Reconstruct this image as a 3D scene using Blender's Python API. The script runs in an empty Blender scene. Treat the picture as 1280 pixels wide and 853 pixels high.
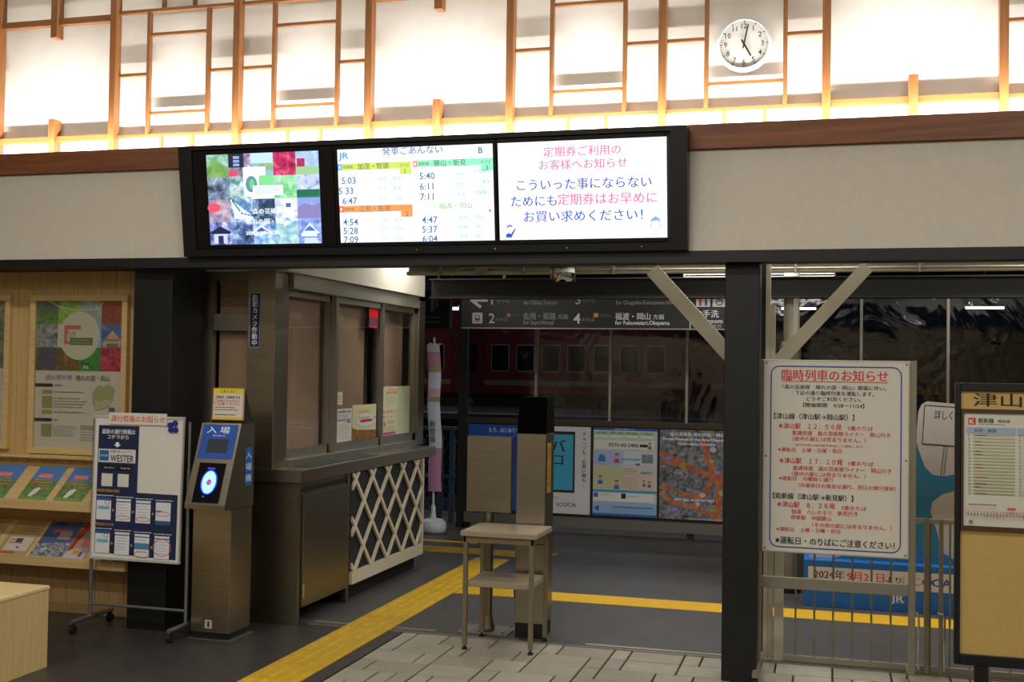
import bpy, bmesh, math, random
from mathutils import Vector, Matrix
random.seed(7)
C = bpy.context.scene.collection
# ------------------------------------------------------------------ camera, world, exposure
FPX = 1419.13
cam_d = bpy.data.cameras.new('camera'); cam_d.sensor_width = 36; cam_d.lens = FPX/1280*36
cam = bpy.data.objects.new('camera', cam_d); C.objects.link(cam)
_y, _p, _r = .272951, .024946, .015459
_F = Vector((-math.sin(_y)*math.cos(_p), math.cos(_y)*math.cos(_p), math.sin(_p)))
_R = Vector((math.cos(_y), math.sin(_y), 0)); _U = _R.cross(_F)
R_ = math.cos(_r)*_R+math.sin(_r)*_U; U_ = -math.sin(_r)*_R+math.cos(_r)*_U
cam.matrix_world = Matrix(((R_.x, U_.x, -_F.x, 0), (R_.y, U_.y, -_F.y, 0), (R_.z, U_.z, -_F.z, 1.6), (0, 0, 0, 1)))
cam_d.clip_end = 200
bpy.context.scene.camera = cam
vs = bpy.context.scene.view_settings
vs.view_transform = 'Standard'; vs.look = 'None'; vs.gamma = 1; vs.use_curve_mapping = False; vs.exposure = 0
w = bpy.data.worlds.new('night_sky'); bpy.context.scene.world = w; w.use_nodes = True
w.node_tree.nodes['Background'].inputs[0].default_value = (.006, .007, .010, 1)
w.node_tree.nodes['Background'].inputs[1].default_value = .6

def area(name, loc, sx, sy, power, col, rot=(0, 0, 0)):
    l = bpy.data.lights.new(name, 'AREA'); l.shape = 'RECTANGLE'; l.size = sx; l.size_y = sy
    l.energy = power; l.color = col
    o = bpy.data.objects.new(name, l); o.location = loc; o.rotation_euler = rot; C.objects.link(o); return o
# cove strip behind the timber beam that washes the wall behind the lattice
area('cove_light', (-1.8, 5.957, 2.868), 7.8, .02, 130, (1, .96, .90), (math.radians(180-10), 0, 0))
# unseen concourse ceiling fittings (each under its own housing, built below)
CEIL_L = [(-4.2, -1.4), (-1.4, -1.4), (1.4, -1.4), (-4.2, 3.4), (-1.4, 3.4), (1.4, 3.4), (-4.2, .8), (-1.4, .8), (1.4, .8)]  # out of view; rear row added to brighten the lower parts
for (lx, ly) in CEIL_L:
    area('ceiling_light', (lx, ly, 3.86), 1.2, .25, 38, (1, .94, .85))
# platform fluorescents under the canopy
PLAT_L = [(-.4, 6.70), (1.6, 6.70), (-3.3, 8.3), (-.9, 8.3), (1.6, 8.3), (-5.6, 12.3), (-1.8, 12.3), (1.6, 12.3)]
for (lx, ly) in PLAT_L:
    area('platform_light', (lx, ly, 2.72), 1.2, .2, 15 if ly < 7 else 32 if ly < 10 else 24, (1, .97, .90))

for (lx, en) in ((-13, 34), (-6, 28), (2, 18)): area('far_platform_light', (lx, 22.6, 3.85), 2.4, .3, en, (.95, .98, 1), (math.radians(12), 0, 0))

# ------------------------------------------------------------------ materials
def lin(c): return tuple((x/12.92 if x <= .04045 else ((x+.055)/1.055)**2.4) for x in c)
def srgb(h): return lin(tuple(int(h[i:i+2], 16)/255 for i in (0, 2, 4)))
_M = {}
def mat(name, hexc, rough=.6, metal=0, grain=None, amt=.15, scale=8, bump=0, spec=None, emit=0, coat=0):
    """grain: None, 'noise', 'x','y','z' (streaks running along that axis)"""
    if name in _M: return _M[name]
    m = bpy.data.materials.new(name); m.use_nodes = True; nt = m.node_tree; b = nt.nodes['Principled BSDF']
    c = srgb(hexc); b.inputs['Roughness'].default_value = rough; b.inputs['Metallic'].default_value = metal
    b.inputs['Base Color'].default_value = (*c, 1)
    if spec is not None: b.inputs['Specular IOR Level'].default_value = spec
    if coat: b.inputs['Coat Weight'].default_value = coat
    if emit:
        b.inputs['Emission Color'].default_value = (*c, 1); b.inputs['Emission Strength'].default_value = emit
        b.inputs['Base Color'].default_value = (.01, .01, .01, 1)
    if grain:
        g = nt.nodes.new('ShaderNodeNewGeometry'); mp = nt.nodes.new('ShaderNodeMapping')
        s = [scale]*3
        if grain in 'xyz': s['xyz'.index(grain)] = scale*.05
        mp.inputs['Scale'].default_value = s
        n = nt.nodes.new('ShaderNodeTexNoise'); n.inputs['Scale'].default_value = 1; n.inputs['Detail'].default_value = 5
        nt.links.new(g.outputs['Position'], mp.inputs[0]); nt.links.new(mp.outputs[0], n.inputs['Vector'])
        oi = nt.nodes.new('ShaderNodeObjectInfo')
        ad = nt.nodes.new('ShaderNodeVectorMath'); ad.operation = 'ADD'
        nt.links.new(mp.outputs[0], ad.inputs[0]); 
        if grain in 'xyz': nt.links.new(oi.outputs['Random'], ad.inputs[1])
        nt.links.new(ad.outputs[0], n.inputs['Vector'])
        r = nt.nodes.new('ShaderNodeValToRGB'); r.color_ramp.elements[0].position = .3; r.color_ramp.elements[1].position = .7
        r.color_ramp.elements[0].color = (*[x*(1-amt) for x in c], 1); r.color_ramp.elements[1].color = (*[min(1, x*(1+amt)) for x in c], 1)
        nt.links.new(n.outputs['Fac'], r.inputs[0]); nt.links.new(r.outputs[0], b.inputs['Base Color'])
        if bump:
            bp = nt.nodes.new('ShaderNodeBump'); bp.inputs['Strength'].default_value = bump; bp.inputs['Distance'].default_value = .002
            nt.links.new(n.outputs['Fac'], bp.inputs['Height']); nt.links.new(bp.outputs[0], b.inputs['Normal'])
    _M[name] = m; return m
def ink(hexc, emit=0):
    return mat('print_'+hexc+('_lit' if emit else ''), hexc, .55, emit=emit)
def glassmat(name, tint, refl=.12, bump=0, rough=.02, scale=3):
    m = bpy.data.materials.new(name); m.use_nodes = True; nt = m.node_tree; nt.nodes.clear()
    out = nt.nodes.new('ShaderNodeOutputMaterial'); mix = nt.nodes.new('ShaderNodeMixShader')
    t = nt.nodes.new('ShaderNodeBsdfTransparent'); g = nt.nodes.new('ShaderNodeBsdfGlossy')
    t.inputs[0].default_value = (*tint, 1); g.inputs['Roughness'].default_value = rough; g.inputs[0].default_value = (.9, .9, .9, 1)
    fr = nt.nodes.new('ShaderNodeLayerWeight'); fr.inputs['Blend'].default_value = .5
    pw = nt.nodes.new('ShaderNodeMath'); pw.operation = 'POWER'; pw.inputs[1].default_value = 5; nt.links.new(fr.outputs['Facing'], pw.inputs[0])
    ma = nt.nodes.new('ShaderNodeMath'); ma.operation = 'MULTIPLY_ADD'; ma.inputs[1].default_value = .9; ma.inputs[2].default_value = refl
    nt.links.new(pw.outputs[0], ma.inputs[0]); nt.links.new(ma.outputs[0], mix.inputs[0])
    nt.links.new(t.outputs[0], mix.inputs[1]); nt.links.new(g.outputs[0], mix.inputs[2]); nt.links.new(mix.outputs[0], out.inputs[0])
    if bump:
        geo = nt.nodes.new('ShaderNodeNewGeometry'); n = nt.nodes.new('ShaderNodeTexNoise'); n.inputs['Scale'].default_value = scale
        n.inputs['Distortion'].default_value = 2.5; n.inputs['Detail'].default_value = 2
        bp = nt.nodes.new('ShaderNodeBump'); bp.inputs['Strength'].default_value = bump; bp.inputs['Distance'].default_value = .03
        nt.links.new(geo.outputs['Position'], n.inputs['Vector']); nt.links.new(n.outputs['Fac'], bp.inputs['Height'])
        nt.links.new(bp.outputs[0], g.inputs['Normal']); nt.links.new(bp.outputs[0], fr.inputs['Normal'])
    _M[name] = m; return m
def picture(name, cols, scale=12, emit=0, dist=.7):
    if name in _M: return _M[name]
    m = bpy.data.materials.new(name); m.use_nodes = True; nt = m.node_tree; b = nt.nodes['Principled BSDF']
    geo = nt.nodes.new('ShaderNodeNewGeometry'); n = nt.nodes.new('ShaderNodeTexNoise')
    n.inputs['Scale'].default_value = scale; n.inputs['Distortion'].default_value = dist; n.inputs['Detail'].default_value = 4
    r = nt.nodes.new('ShaderNodeValToRGB'); el = r.color_ramp.elements
    for i, c in enumerate(cols):
        pos = .28+.44*i/(len(cols)-1)
        e = el[i] if i < 2 else el.new(pos)
        e.position = pos; e.color = (*srgb(c), 1)
    nt.links.new(geo.outputs['Position'], n.inputs['Vector']); nt.links.new(n.outputs['Fac'], r.inputs[0])
    if emit:
        nt.links.new(r.outputs[0], b.inputs['Emission Color']); b.inputs['Emission Strength'].default_value = emit
        b.inputs['Base Color'].default_value = (.01, .01, .01, 1)
    else: nt.links.new(r.outputs[0], b.inputs['Base Color'])
    b.inputs['Roughness'].default_value = .45
    _M[name] = m; return m

PLASTER = mat('plaster_beige', 'D2CCC0', .85, grain='noise', amt=.03, scale=30, bump=.15)
CREAM = mat('cove_wall_cream', 'F0EEE8', .9, grain='noise', amt=.02, scale=12)
AMBER = mat('timber_amber', '85552B', .5, grain='z', amt=.22, scale=60)
AMBERH = mat('timber_amber_rail', '85552B', .5, grain='x', amt=.22, scale=60)
BEAM = mat('timber_beam_brown', '7E4C2C', .5, grain='x', amt=.30, scale=34, bump=.2)
PLANK = mat('pale_wood_plank', 'C9A872', .5, grain='z', amt=.10, scale=70)
PALE = mat('pale_wood_shelf', 'D2B680', .5, grain='x', amt=.09, scale=60)
BLACK = mat('black_painted_steel', '0C0D11', .5, grain='noise', amt=.1, scale=5)
DARK = mat('dark_recess', '101012', .7)
STEEL = mat('brushed_stainless', 'A69E8E', .32, metal=1, grain='x', amt=.08, scale=90)
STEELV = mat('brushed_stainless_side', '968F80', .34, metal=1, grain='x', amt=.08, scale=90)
SATIN = mat('satin_aluminium', 'A8A499', .38, metal=.85)
GREYPAINT = mat('grey_painted_steel', '8B8777', .45, metal=.3)
WHITEST = mat('cream_painted_steel', 'BFB9A6', .5)
FLOOR = mat('dark_stone_floor', '383634', .38, grain='noise', amt=.22, scale=9, bump=.08)
ASPH = mat('platform_asphalt', '464443', .5, grain='noise', amt=.14, scale=5, bump=.25)
BRICKM = [mat('paving_'+c, c, .6, grain='noise', amt=.08, scale=14, bump=.3) for c in ('948D7D', '8C8576', '9B9585')]
JOINT = mat('paving_joint_dark', '2A2622', .9)
TACT = mat('tactile_yellow', 'C09A12', .5, grain='noise', amt=.14, scale=14, bump=.2)
LINEY = mat('line_yellow', 'D9A90E', .55, grain='noise', amt=.05, scale=10)
WHITE = mat('white_enamel', 'DEDCD6', .4)
BLIND = mat('roller_blind_beige', 'B0947A', .8, grain='y', amt=.05, scale=20)
RUBBER = mat('black_rubber', '121212', .7)
GLASS = glassmat('office_window_glass', (.94, .94, .94), .04)
SCREENGLASS = glassmat('windbreak_film', (.72, .74, .80), .05, bump=.35, rough=.05, scale=1.6)
CHROME = mat('chrome', 'D8D8D8', .12, metal=1)
PLASTICW = mat('white_plastic', 'D9DEE2', .4)

# ------------------------------------------------------------------ mesh building
_org = {}
def at(px, py, ax, v):
    d = _F+R_*((px-640)/FPX)+U_*((426.5-py)/FPX); o = Vector((0, 0, 1.6)); i = 'XYZ'.index(ax)
    return o+d*((v-o[i])/d[i])
class MB:
    def __init__(s): s.v = []; s.f = []; s.mi = []; s.m = []
    def _m(s, m):
        if m not in s.m: s.m.append(m)
        return s.m.index(m)
    def add(s, vs, fs, m):
        o = len(s.v); k = s._m(m); s.v += [Vector(v) for v in vs]
        for f in fs: s.f.append([i+o for i in f]); s.mi.append(k)
        return s
    def box(s, x0, x1, y0, y1, z0, z1, m, ch=0):
        if ch:
            c = min(ch, (x1-x0)/2.01, (y1-y0)/2.01, (z1-z0)/2.01)
            pts = []; 
            for z, i in ((z0, c), (z0+c, 0), (z1-c, 0), (z1, c)):
                x, X, y, Y = x0+i, x1-i, y0+i, y1-i
                pts += [(x+c, y, z), (X-c, y, z), (X, y+c, z), (X, Y-c, z), (X-c, Y, z), (x+c, Y, z), (x, Y-c, z), (x, y+c, z)]
            fs = [list(range(7, -1, -1)), list(range(24, 32))]
            for l in range(3):
                for k in range(8): fs.append([l*8+k, l*8+(k+1) % 8, l*8+8+(k+1) % 8, l*8+8+k])
            return s.add(pts, fs, m)
        return s.add([(x0, y0, z0), (x1, y0, z0), (x1, y1, z0), (x0, y1, z0), (x0, y0, z1), (x1, y0, z1), (x1, y1, z1), (x0, y1, z1)],
                     [[3, 2, 1, 0], [4, 5, 6, 7], [0, 1, 5, 4], [1, 2, 6, 5], [2, 3, 7, 6], [3, 0, 4, 7]], m)
    def hexa(s, p, m):  # 8 points, bottom 4 then top 4
        return s.add(p, [[3, 2, 1, 0], [4, 5, 6, 7], [0, 1, 5, 4], [1, 2, 6, 5], [2, 3, 7, 6], [3, 0, 4, 7]], m)
    def bar(s, a, b, wx, wy, m, up=(0, 0, 1)):
        a, b = Vector(a), Vector(b); d = (b-a).normalized(); u = Vector(up)
        if abs(d.dot(u)) > .98: u = Vector((0, 1, 0))
        r = d.cross(u).normalized(); t = r.cross(d)
        q = lambda p: [p-r*wx/2-t*wy/2, p+r*wx/2-t*wy/2, p+r*wx/2+t*wy/2, p-r*wx/2+t*wy/2]
        return s.hexa(q(a)+q(b), m)
    def tube(s, pts, r, m, seg=10, cap=True):
        pts = [Vector(p) for p in pts]; rr = r if isinstance(r, (list, tuple)) else [r]*len(pts); vs = []; fs = []
        n = len(pts); prev = None
        for i, p in enumerate(pts):
            d = (pts[min(i+1, n-1)]-pts[max(i-1, 0)]).normalized()
            if prev is None: a = d.orthogonal().normalized()
            else: a = (prev-d*prev.dot(d)).normalized()
            prev = a; b = d.cross(a)
            for k in range(seg): t = 2*math.pi*k/seg; vs.append(p+(a*math.cos(t)+b*math.sin(t))*rr[i])
        for i in range(n-1):
            for k in range(seg): fs.append([i*seg+k, i*seg+(k+1) % seg, (i+1)*seg+(k+1) % seg, (i+1)*seg+k])
        if cap: fs.append(list(range(seg-1, -1, -1))); fs.append([(n-1)*seg+k for k in range(seg)])
        return s.add(vs, fs, m)
    def prism(s, poly, d, m):   # poly: 3D points, d: extrusion vector
        poly = [Vector(p) for p in poly]; d = Vector(d); n = len(poly)
        fs = [list(range(n-1, -1, -1)), list(range(n, 2*n))]+[[i, (i+1) % n, n+(i+1) % n, n+i] for i in range(n)]
        return s.add(poly+[p+d for p in poly], fs, m)
    def build(s, name, parent=None, kind=None, label=None, cat=None, group=None, smooth=False):
        if not s.v: return None
        if parent is None:
            xs = [v.x for v in s.v]; ys = [v.y for v in s.v]; zs = [v.z for v in s.v]
            o0 = Vector(((min(xs)+max(xs))/2, (min(ys)+max(ys))/2, min(zs))); base = Vector((0, 0, 0))
        else:
            base = _org[parent.name]; xs = [v.x for v in s.v]; ys = [v.y for v in s.v]; zs = [v.z for v in s.v]
            o0 = Vector(((min(xs)+max(xs))/2, (min(ys)+max(ys))/2, min(zs)))
        me = bpy.data.meshes.new(name); me.from_pydata([v-o0 for v in s.v], [], s.f)
        for m in s.m: me.materials.append(m)
        me.polygons.foreach_set('material_index', s.mi)
        if smooth: me.polygons.foreach_set('use_smooth', [True]*len(s.f))
        me.update()
        o = bpy.data.objects.new(name, me); C.objects.link(o); o.parent = parent; o.location = o0-base
        _org[o.name] = o0; tag(o, label, cat, group, kind); return o
def tag(o, label=None, cat=None, group=None, kind=None):
    if label: o['label'] = label
    if cat: o['category'] = cat
    if group: o['group'] = group
    if kind: o['kind'] = kind
    return o
def thing(name, loc, label, cat, group=None):
    o = bpy.data.objects.new(name, None); o.empty_display_size = .1; C.objects.link(o); o.location = loc
    _org[o.name] = Vector(loc); return tag(o, label, cat, group)
def box(name, a, *rest, ch=0, **k):
    m, rest = (a[6], rest) if len(a) == 7 else (rest[0], rest[1:])
    return MB().box(*a[:6], m, ch).build(name, rest[0] if rest else None, **k)

_txt = {}
def glyphs(s, bold):
    key = (s, bold)
    if key in _txt: return _txt[key]
    c = bpy.data.curves.new('text', 'FONT'); c.body = s; c.size = 1; c.resolution_u = 2; c.offset = bold
    o = bpy.data.objects.new('text', c); C.objects.link(o)
    me = bpy.data.meshes.new_from_object(o.evaluated_get(bpy.context.evaluated_depsgraph_get()))
    vs = [v.co.copy() for v in me.vertices]; fs = [list(p.vertices) for p in me.polygons]
    bpy.data.objects.remove(o); bpy.data.curves.remove(c); bpy.data.meshes.remove(me)
    _txt[key] = (vs, fs); return _txt[key]
class Sheet:
    """flat print on a surface: u to the right, v down, in the sheet's own units"""
    def __init__(s, TL, U, V, W, H, emit=0, lift=.0012):
        s.o = Vector(TL); s.U = Vector(U)/W; s.V = Vector(V)/H; s.n = Vector(V).cross(Vector(U)).normalized()
        s.a = MB(); s.t = MB(); s.emit = emit; s.k = 0; s.lift = lift
    def p(s, u, v, l): return s.o+s.U*u+s.V*v+s.n*l
    def mm(s, c): return c if not isinstance(c, str) else ink(c, s.emit)
    def poly(s, pts, c, l=None):
        s.k += 1; l = s.lift+s.k*.00007 if l is None else l
        n = len(pts); s.a.add([s.p(u, v, l) for u, v in pts], [list(range(n))[::-1]], s.mm(c)); return s
    def rect(s, u0, v0, u1, v1, c): return s.poly([(u0, v0), (u1, v0), (u1, v1), (u0, v1)], c)
    def ell(s, u, v, ru, rv, c, n=24): return s.poly([(u+ru*math.cos(2*math.pi*i/n), v+rv*math.sin(2*math.pi*i/n)) for i in range(n)], c)
    def line(s, pts, w, c, closed=False):
        s.k += 1; l = s.lift+s.k*.00007; n = len(pts)
        for i in range(n if closed else n-1):
            a = Vector(pts[i]); b = Vector(pts[(i+1) % n]); d = (b-a)
            if d.length < 1e-9: continue
            d.normalize(); q = Vector((-d.y, d.x))*w/2; a = a-d*w*.3; b = b+d*w*.3
            l2 = l+i*.000012; s.a.add([s.p(*(a+q), l2), s.p(*(b+q), l2), s.p(*(b-q), l2), s.p(*(a-q), l2)], [[0, 1, 2, 3]], s.mm(c))
        return s
    def ring(s, u, v, ru, rv, w, c, n=24): return s.line([(u+ru*math.cos(2*math.pi*i/n), v+rv*math.sin(2*math.pi*i/n)) for i in range(n)], w, c, True)
    def rrect(s, u0, v0, u1, v1, r, w, c):
        pts = []
        for cu, cv, a0 in ((u1-r, v0+r, -90), (u1-r, v1-r, 0), (u0+r, v1-r, 90), (u0+r, v0+r, 180)):
            for k in range(5): a = math.radians(a0+k*22.5); pts.append((cu+r*math.cos(a), cv+r*math.sin(a)))
        return s.line(pts, w, c, True)
    def text(s, st, u, v, h, c, fit=None, bold=.012, al='l', sx=1, shear=0):
        """u: left (or centre / right) edge, v: vertical centre, h: em height, fit: total width"""
        cjk = any(ord(q) >= 0x3000 for q in st)
        vs, fs = glyphs(st, 0 if cjk else min(bold, .02))
        if not vs: return s
        x0 = min(a.x for a in vs); x1 = max(a.x for a in vs); k = h*sx
        if fit: k = fit/(x1-x0)
        wd = (x1-x0)*k; u0 = u-(wd/2 if al == 'c' else wd if al == 'r' else 0)
        s.k += 1; l = s.lift+s.k*.00007
        for dx in ((-.018, .018) if cjk and bold > .025 else (-.010, .010) if cjk and bold >= .012 else (0,)):
            s.t.add([s.p(u0+(a.x-x0+dx)*k+shear*a.y*h, v+(.37-a.y)*h, l+dx*.0001) for a in vs], fs, s.mm(c))
        return s
    def vtext(s, st, u, v, h, c, bold=.012, step=1.0):
        for i, ch in enumerate(st):
            if ch != ' ': s.text(ch, u, v+h*step*(i+.5), h, c, bold=bold, al='c')
        return s
    def lines(s, u0, u1, v0, v1, n, c, w=.3, rag=.25):
        k0 = s.k
        for i in range(n):
            s.k = k0; v = v0+(v1-v0)*(i+.5)/n; e = u1-(u1-u0)*rag*random.random(); hh = (v1-v0)/n*w/2
            x = u0
            while x < e:
                x2 = min(e, x+(u1-u0)*random.uniform(.05, .2)); s.k = k0; s.rect(x, v-hh*.8, x2, v+hh*.8, c); x = x2+(u1-u0)*.02
        return s
    def done(s, parent, art='printed_artwork', let='lettering'):
        a = s.a.build(art, parent); t = s.t.build(let, parent, kind='stuff' if let == 'lettering' else None); return a, t

# ================================================================== STRUCTURE
YW = 5.95
def struct(name, mb, label=None): return mb.build(name, kind='structure', label=label)
fl = struct('floor', MB().box(-8, -2.475, -2.5, 6.5, -.1, 0, FLOOR).box(-2.475, 4, -2.5, 5.1, -.1, 0, FLOOR)
            .box(-2.475, 4, 5.1, 6.5, -.1, -.014, JOINT).box(-8, 4, 5.1, 6.5, -.12, -.1, DARK), 'dark grey stone concourse floor')
plat = struct('floor', MB().box(-14, 8, 6.5, 12.2, -.2, -.001, ASPH), 'dark asphalt platform floor beyond the gate opening')
# bricks, rows .215 deep
rnd = random.Random(3); y = 6.485; row = 0; meshcache = {}
while y > 5.15:
    x = -2.472-(.0 if row % 2 else .0); y0 = y-.21; first = True
    while x < 2.3:
        wd = rnd.choice((.1, .1, .2, .3, .3)); 
        if first and row % 2: wd = .1
        first = False
        key = (wd, rnd.randrange(3))
        if key not in meshcache:
            b = MB().box(-wd/2+.005, wd/2-.005, -.1035, .1035, -.012, 0, BRICKM[key[1]], .003)
            me = bpy.data.meshes.new('brick'); me.from_pydata(b.v, [], b.f)
            me.materials.append(BRICKM[key[1]]); me.update(); meshcache[key] = me
        o = bpy.data.objects.new('brick', meshcache[key]); C.objects.link(o); o.parent = fl
        o.location = Vector((x+wd/2, y0+.105, -.002+rnd.uniform(-.001, .001)))-_org[fl.name]
        x += wd
    y -= .215; row += 1
# threshold rails
box('threshold_strip', (-3.1, 3.2, 6.485, 6.50, -.01, .004, SATIN), fl)
box('threshold_strip', (-1.36, 3.2, 6.545, 6.557, -.01, .005, WHITEST), plat)
box('threshold_strip', (-3.1, -2.3, 6.56, 6.585, -.01, .004, GREYPAINT), plat)
# tactile path
def tactile(x0, y0, n, parent, dots=False):
    b = MB().box(-.149, .149, -.149, .149, 0, .004, TACT)
    if dots:
        for i in range(5):
            for j in range(5):
                cx, cy = -.12+.06*i, -.12+.06*j
                b.add([(cx-.012, cy-.012, .004), (cx+.012, cy-.012, .004), (cx+.012, cy+.012, .004), (cx-.012, cy+.012, .004), (cx-.008, cy-.008, .008), (cx+.008, cy-.008, .008), (cx+.008, cy+.008, .008), (cx-.008, cy+.008, .008)],
                      [[4, 5, 6, 7], [0, 1, 5, 4], [1, 2, 6, 5], [2, 3, 7, 6], [3, 0, 4, 7]], TACT)
    else:
        for i in range(4):
            cx = -.1125+.075*i
            b.add([(cx-.017, -.14, .004), (cx+.017, -.14, .004), (cx+.017, .14, .004), (cx-.017, .14, .004), (cx-.011, -.132, .009), (cx+.011, -.132, .009), (cx+.011, .132, .009), (cx-.011, .132, .009)],
                  [[4, 5, 6, 7], [0, 1, 5, 4], [1, 2, 6, 5], [2, 3, 7, 6], [3, 0, 4, 7]], TACT)
    me = bpy.data.meshes.new('tactile_tile'); me.from_pydata(b.v, [], b.f); me.materials.append(TACT); me.update()
    for (px, py, rz) in n:
        o = bpy.data.objects.new('tactile_tile', me); C.objects.link(o); o.parent = parent
        o.location = Vector((px, py, .0003))-_org[parent.name]; o.rotation_euler.z = rz
XT = -2.715
tactile(0, 0, [(XT, 6.345-.302*i, 0) for i in range(8)], fl)
tactile(0, 0, [(XT, 6.65+.302*i, 0) for i in range(9)], plat)
tactile(0, 0, [(XT+.302*i, 9.52, math.pi/2) for i in range(-12, 0)], plat)
tactile(0, 0, [(XT, 9.52, 0), (XT+.302, 7.86, 0), (XT+.604, 7.86, 0), (XT+.302, 9.52, 0)], plat, True)
lo = MB().box(-1.95, 3.4, 7.71, 7.995, -.001, .002, LINEY).build('painted_line', plat, label='flat yellow guide line painted across the platform')
box('painted_line', (-14, -3.1, 9.95, 10.05, -.001, .002, LINEY), plat)

# front wall: lintel, plaster band, beam
struct('trim_1', MB().box(-8, -4.03, 5.93, 6.30, 2.187, 2.232, BLACK).box(-4.03, 3.2, 5.93, 6.08, 2.172, 2.232, BLACK), 'black steel lintel over the gate opening')
struct('wall_front', MB().box(-8, 3.2, YW, 6.2, 2.232, 2.76, PLASTER), 'beige plaster band above the gate opening')
def beam():
    b = MB().box(-8, 3.2, 5.925, 5.945, 2.762, 2.893, BEAM, .003).box(-8, 3.2, 5.945, 6.135, 2.762, 2.80, BEAM)
    return b.build('trim_2', kind='structure', label='red-brown timber beam with visible grain under the lit lattice')
beam()
struct('wall_upper', MB().box(-8, 3.2, 6.135, 6.24, 2.76, 4.1, CREAM), 'cream wall lit from below behind the timber lattice')
struct('ceiling', MB().box(-8, 4, -2.5, 6.24, 4.1, 4.2, mat('ceiling_white', 'C8C4BA', .9)), 'pale concourse ceiling')
BACKW = mat('concourse_wall', 'A89A80', .85)
struct('wall_back', MB().box(-8, 4, -2.6, -2.5, 0, 4.1, BACKW))
struct('wall_side', MB().box(-8.1, -8, -2.5, 6.30, 0, 4.1, BACKW))
struct('wall_right', MB().box(4, 4.1, -2.5, 6.2, 0, 4.1, BACKW))
wl = struct('wall_left', MB().box(-8, -4.06, 6.30, 6.42, 0, 2.2, DARK)  , 'pale wood plank wall left of the black pillar')
k = 0; x = -5.75
while x < -4.08:
    x2 = min(x+.105, -4.07)
    box('plank', (x+.0012, x2-.0012, 6.284, 6.30, .0, 2.187, PLANK), wl, ch=.001); x = x2
struct('baseboard_left', MB().box(-5.75, -4.07, 6.276, 6.284, 0, .06, mat('skirting', 'B29464', .6)))

# lattice screen ----------------------------------------------------
LY = 6.07; sc = LY/5.98
def sz(z): return 1.6+(z-1.6)*sc
lat = thing('timber_lattice', (-1.8, LY, sz(2.893)), 'amber timber lattice screen glowing from a light below, along the top of the wall', 'lattice')
def lbar(x0, x1, z0, z1, d=.035, h=False, name='lattice_bar'):
    box(name, (x0*sc, x1*sc, LY+.037-d, LY+.037, sz(z0), sz(z1), AMBERH if h else AMBER), lat, ch=.0015)
P0 = -4.225; ST = .8395; ZB, ZT = 2.87, 3.97
mains = [P0+ST*i for i in range(-2, 9)]
for xm in mains: lbar(xm-.021, xm+.021, ZB, ZT, .06, name='lattice_post')
for i, xm in enumerate(mains[:-1]):
    k = (i-2); a, b = xm+.021, xm+ST-.021; mid = xm+ST/2
    if k % 3 == 2 or k % 3 == 2-3:   # wide bay (type A)
        lbar(a, b, 2.962, 3.0, .045, True); lbar(a, b, 3.695, 3.735, .045, True)
        lbar(mid-.023, mid+.023, ZB, 3.104, .066); lbar(mid-.023, mid+.023, 3.612, ZT, .066)
    else:
        lbar(a, b, 2.972, 2.992, .03, True); lbar(a, b, 3.735, 3.755, .03, True)
        i1, i2 = xm+.228, xm+ST-.205
        lbar(i1-.01, i1+.012, 2.992, 3.735, .03); lbar(i2-.012, i2+.01, 2.992, 3.735, .03)
        lbar(a, i1-.01, 3.352, 3.37, .02, True); lbar(i2+.01, b, 3.352, 3.37, .02, True)
        lbar(i1+.012, i2-.012, 3.591, 3.61, .02, True); lbar(i1+.012, i2-.012, 3.111, 3.13, .02, True)
        for fr in (.385, .635):
            lbar(xm+ST*fr-.01, xm+ST*fr+.01, ZB, 2.972, .025); lbar(xm+ST*fr-.01, xm+ST*fr+.01, 3.755, ZT, .025)
# clock -------------------------------------------------------------
ck = at(930, 55, 'Y', 6.06)
cl = thing('wall_clock', (ck.x, 6.10, ck.z), 'round white wall clock with black numerals showing two minutes past five', 'clock')
def disc(b, cx, cz, y0, y1, r, m, seg=48): b.tube([(cx, y0, cz), (cx, y1, cz)], r, m, seg)
b = MB(); disc(b, ck.x, ck.z, 6.06, 6.10, .138, WHITE); b.tube([(ck.x, 6.10, ck.z), (ck.x, 6.135, ck.z)], .03, WHITE, 12); b.build('clock_case', cl)
b = MB(); n = 48
for q in range(n):
    t0, t1 = 2*math.pi*q/n, 2*math.pi*(q+1)/n
    P = lambda t, r, yy: (ck.x+r*math.cos(t), yy, ck.z+r*math.sin(t))
    b.add([P(t0, .129, 6.052), P(t1, .129, 6.052), P(t1, .143, 6.056), P(t0, .143, 6.056), P(t0, .143, 6.09), P(t1, .143, 6.09), P(t0, .129, 6.062), P(t1, .129, 6.062)],
          [[0, 1, 2, 3], [3, 2, 5, 4], [6, 7, 1, 0]], PLASTICW)
b.build('rim', cl)
s = Sheet((ck.x-.14, 6.06, ck.z+.14), (.28, 0, 0), (0, 0, -.28), 280, 280)
for q in range(60):
    t = math.radians(6*q); r0, r1 = (117, 123) if q % 5 else (115, 124)
    s.line([(140+r0*math.sin(t), 140-r0*math.cos(t)), (140+r1*math.sin(t), 140-r1*math.cos(t))], 2 if q % 5 else 5, '333333')
for q in range(1, 13):
    t = math.radians(30*q); nn = Sheet((ck.x-.14, 6.06, ck.z+.14), (.28, 0, 0), (0, 0, -.28), 280, 280, lift=.004); nn.text(str(q), 140+96*math.sin(t), 140-96*math.cos(t), 38, '222222', al='c', bold=.01); nn.done(cl, 'x', 'numeral')
s.done(cl, 'minute_marks', 'maker_mark')
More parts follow.
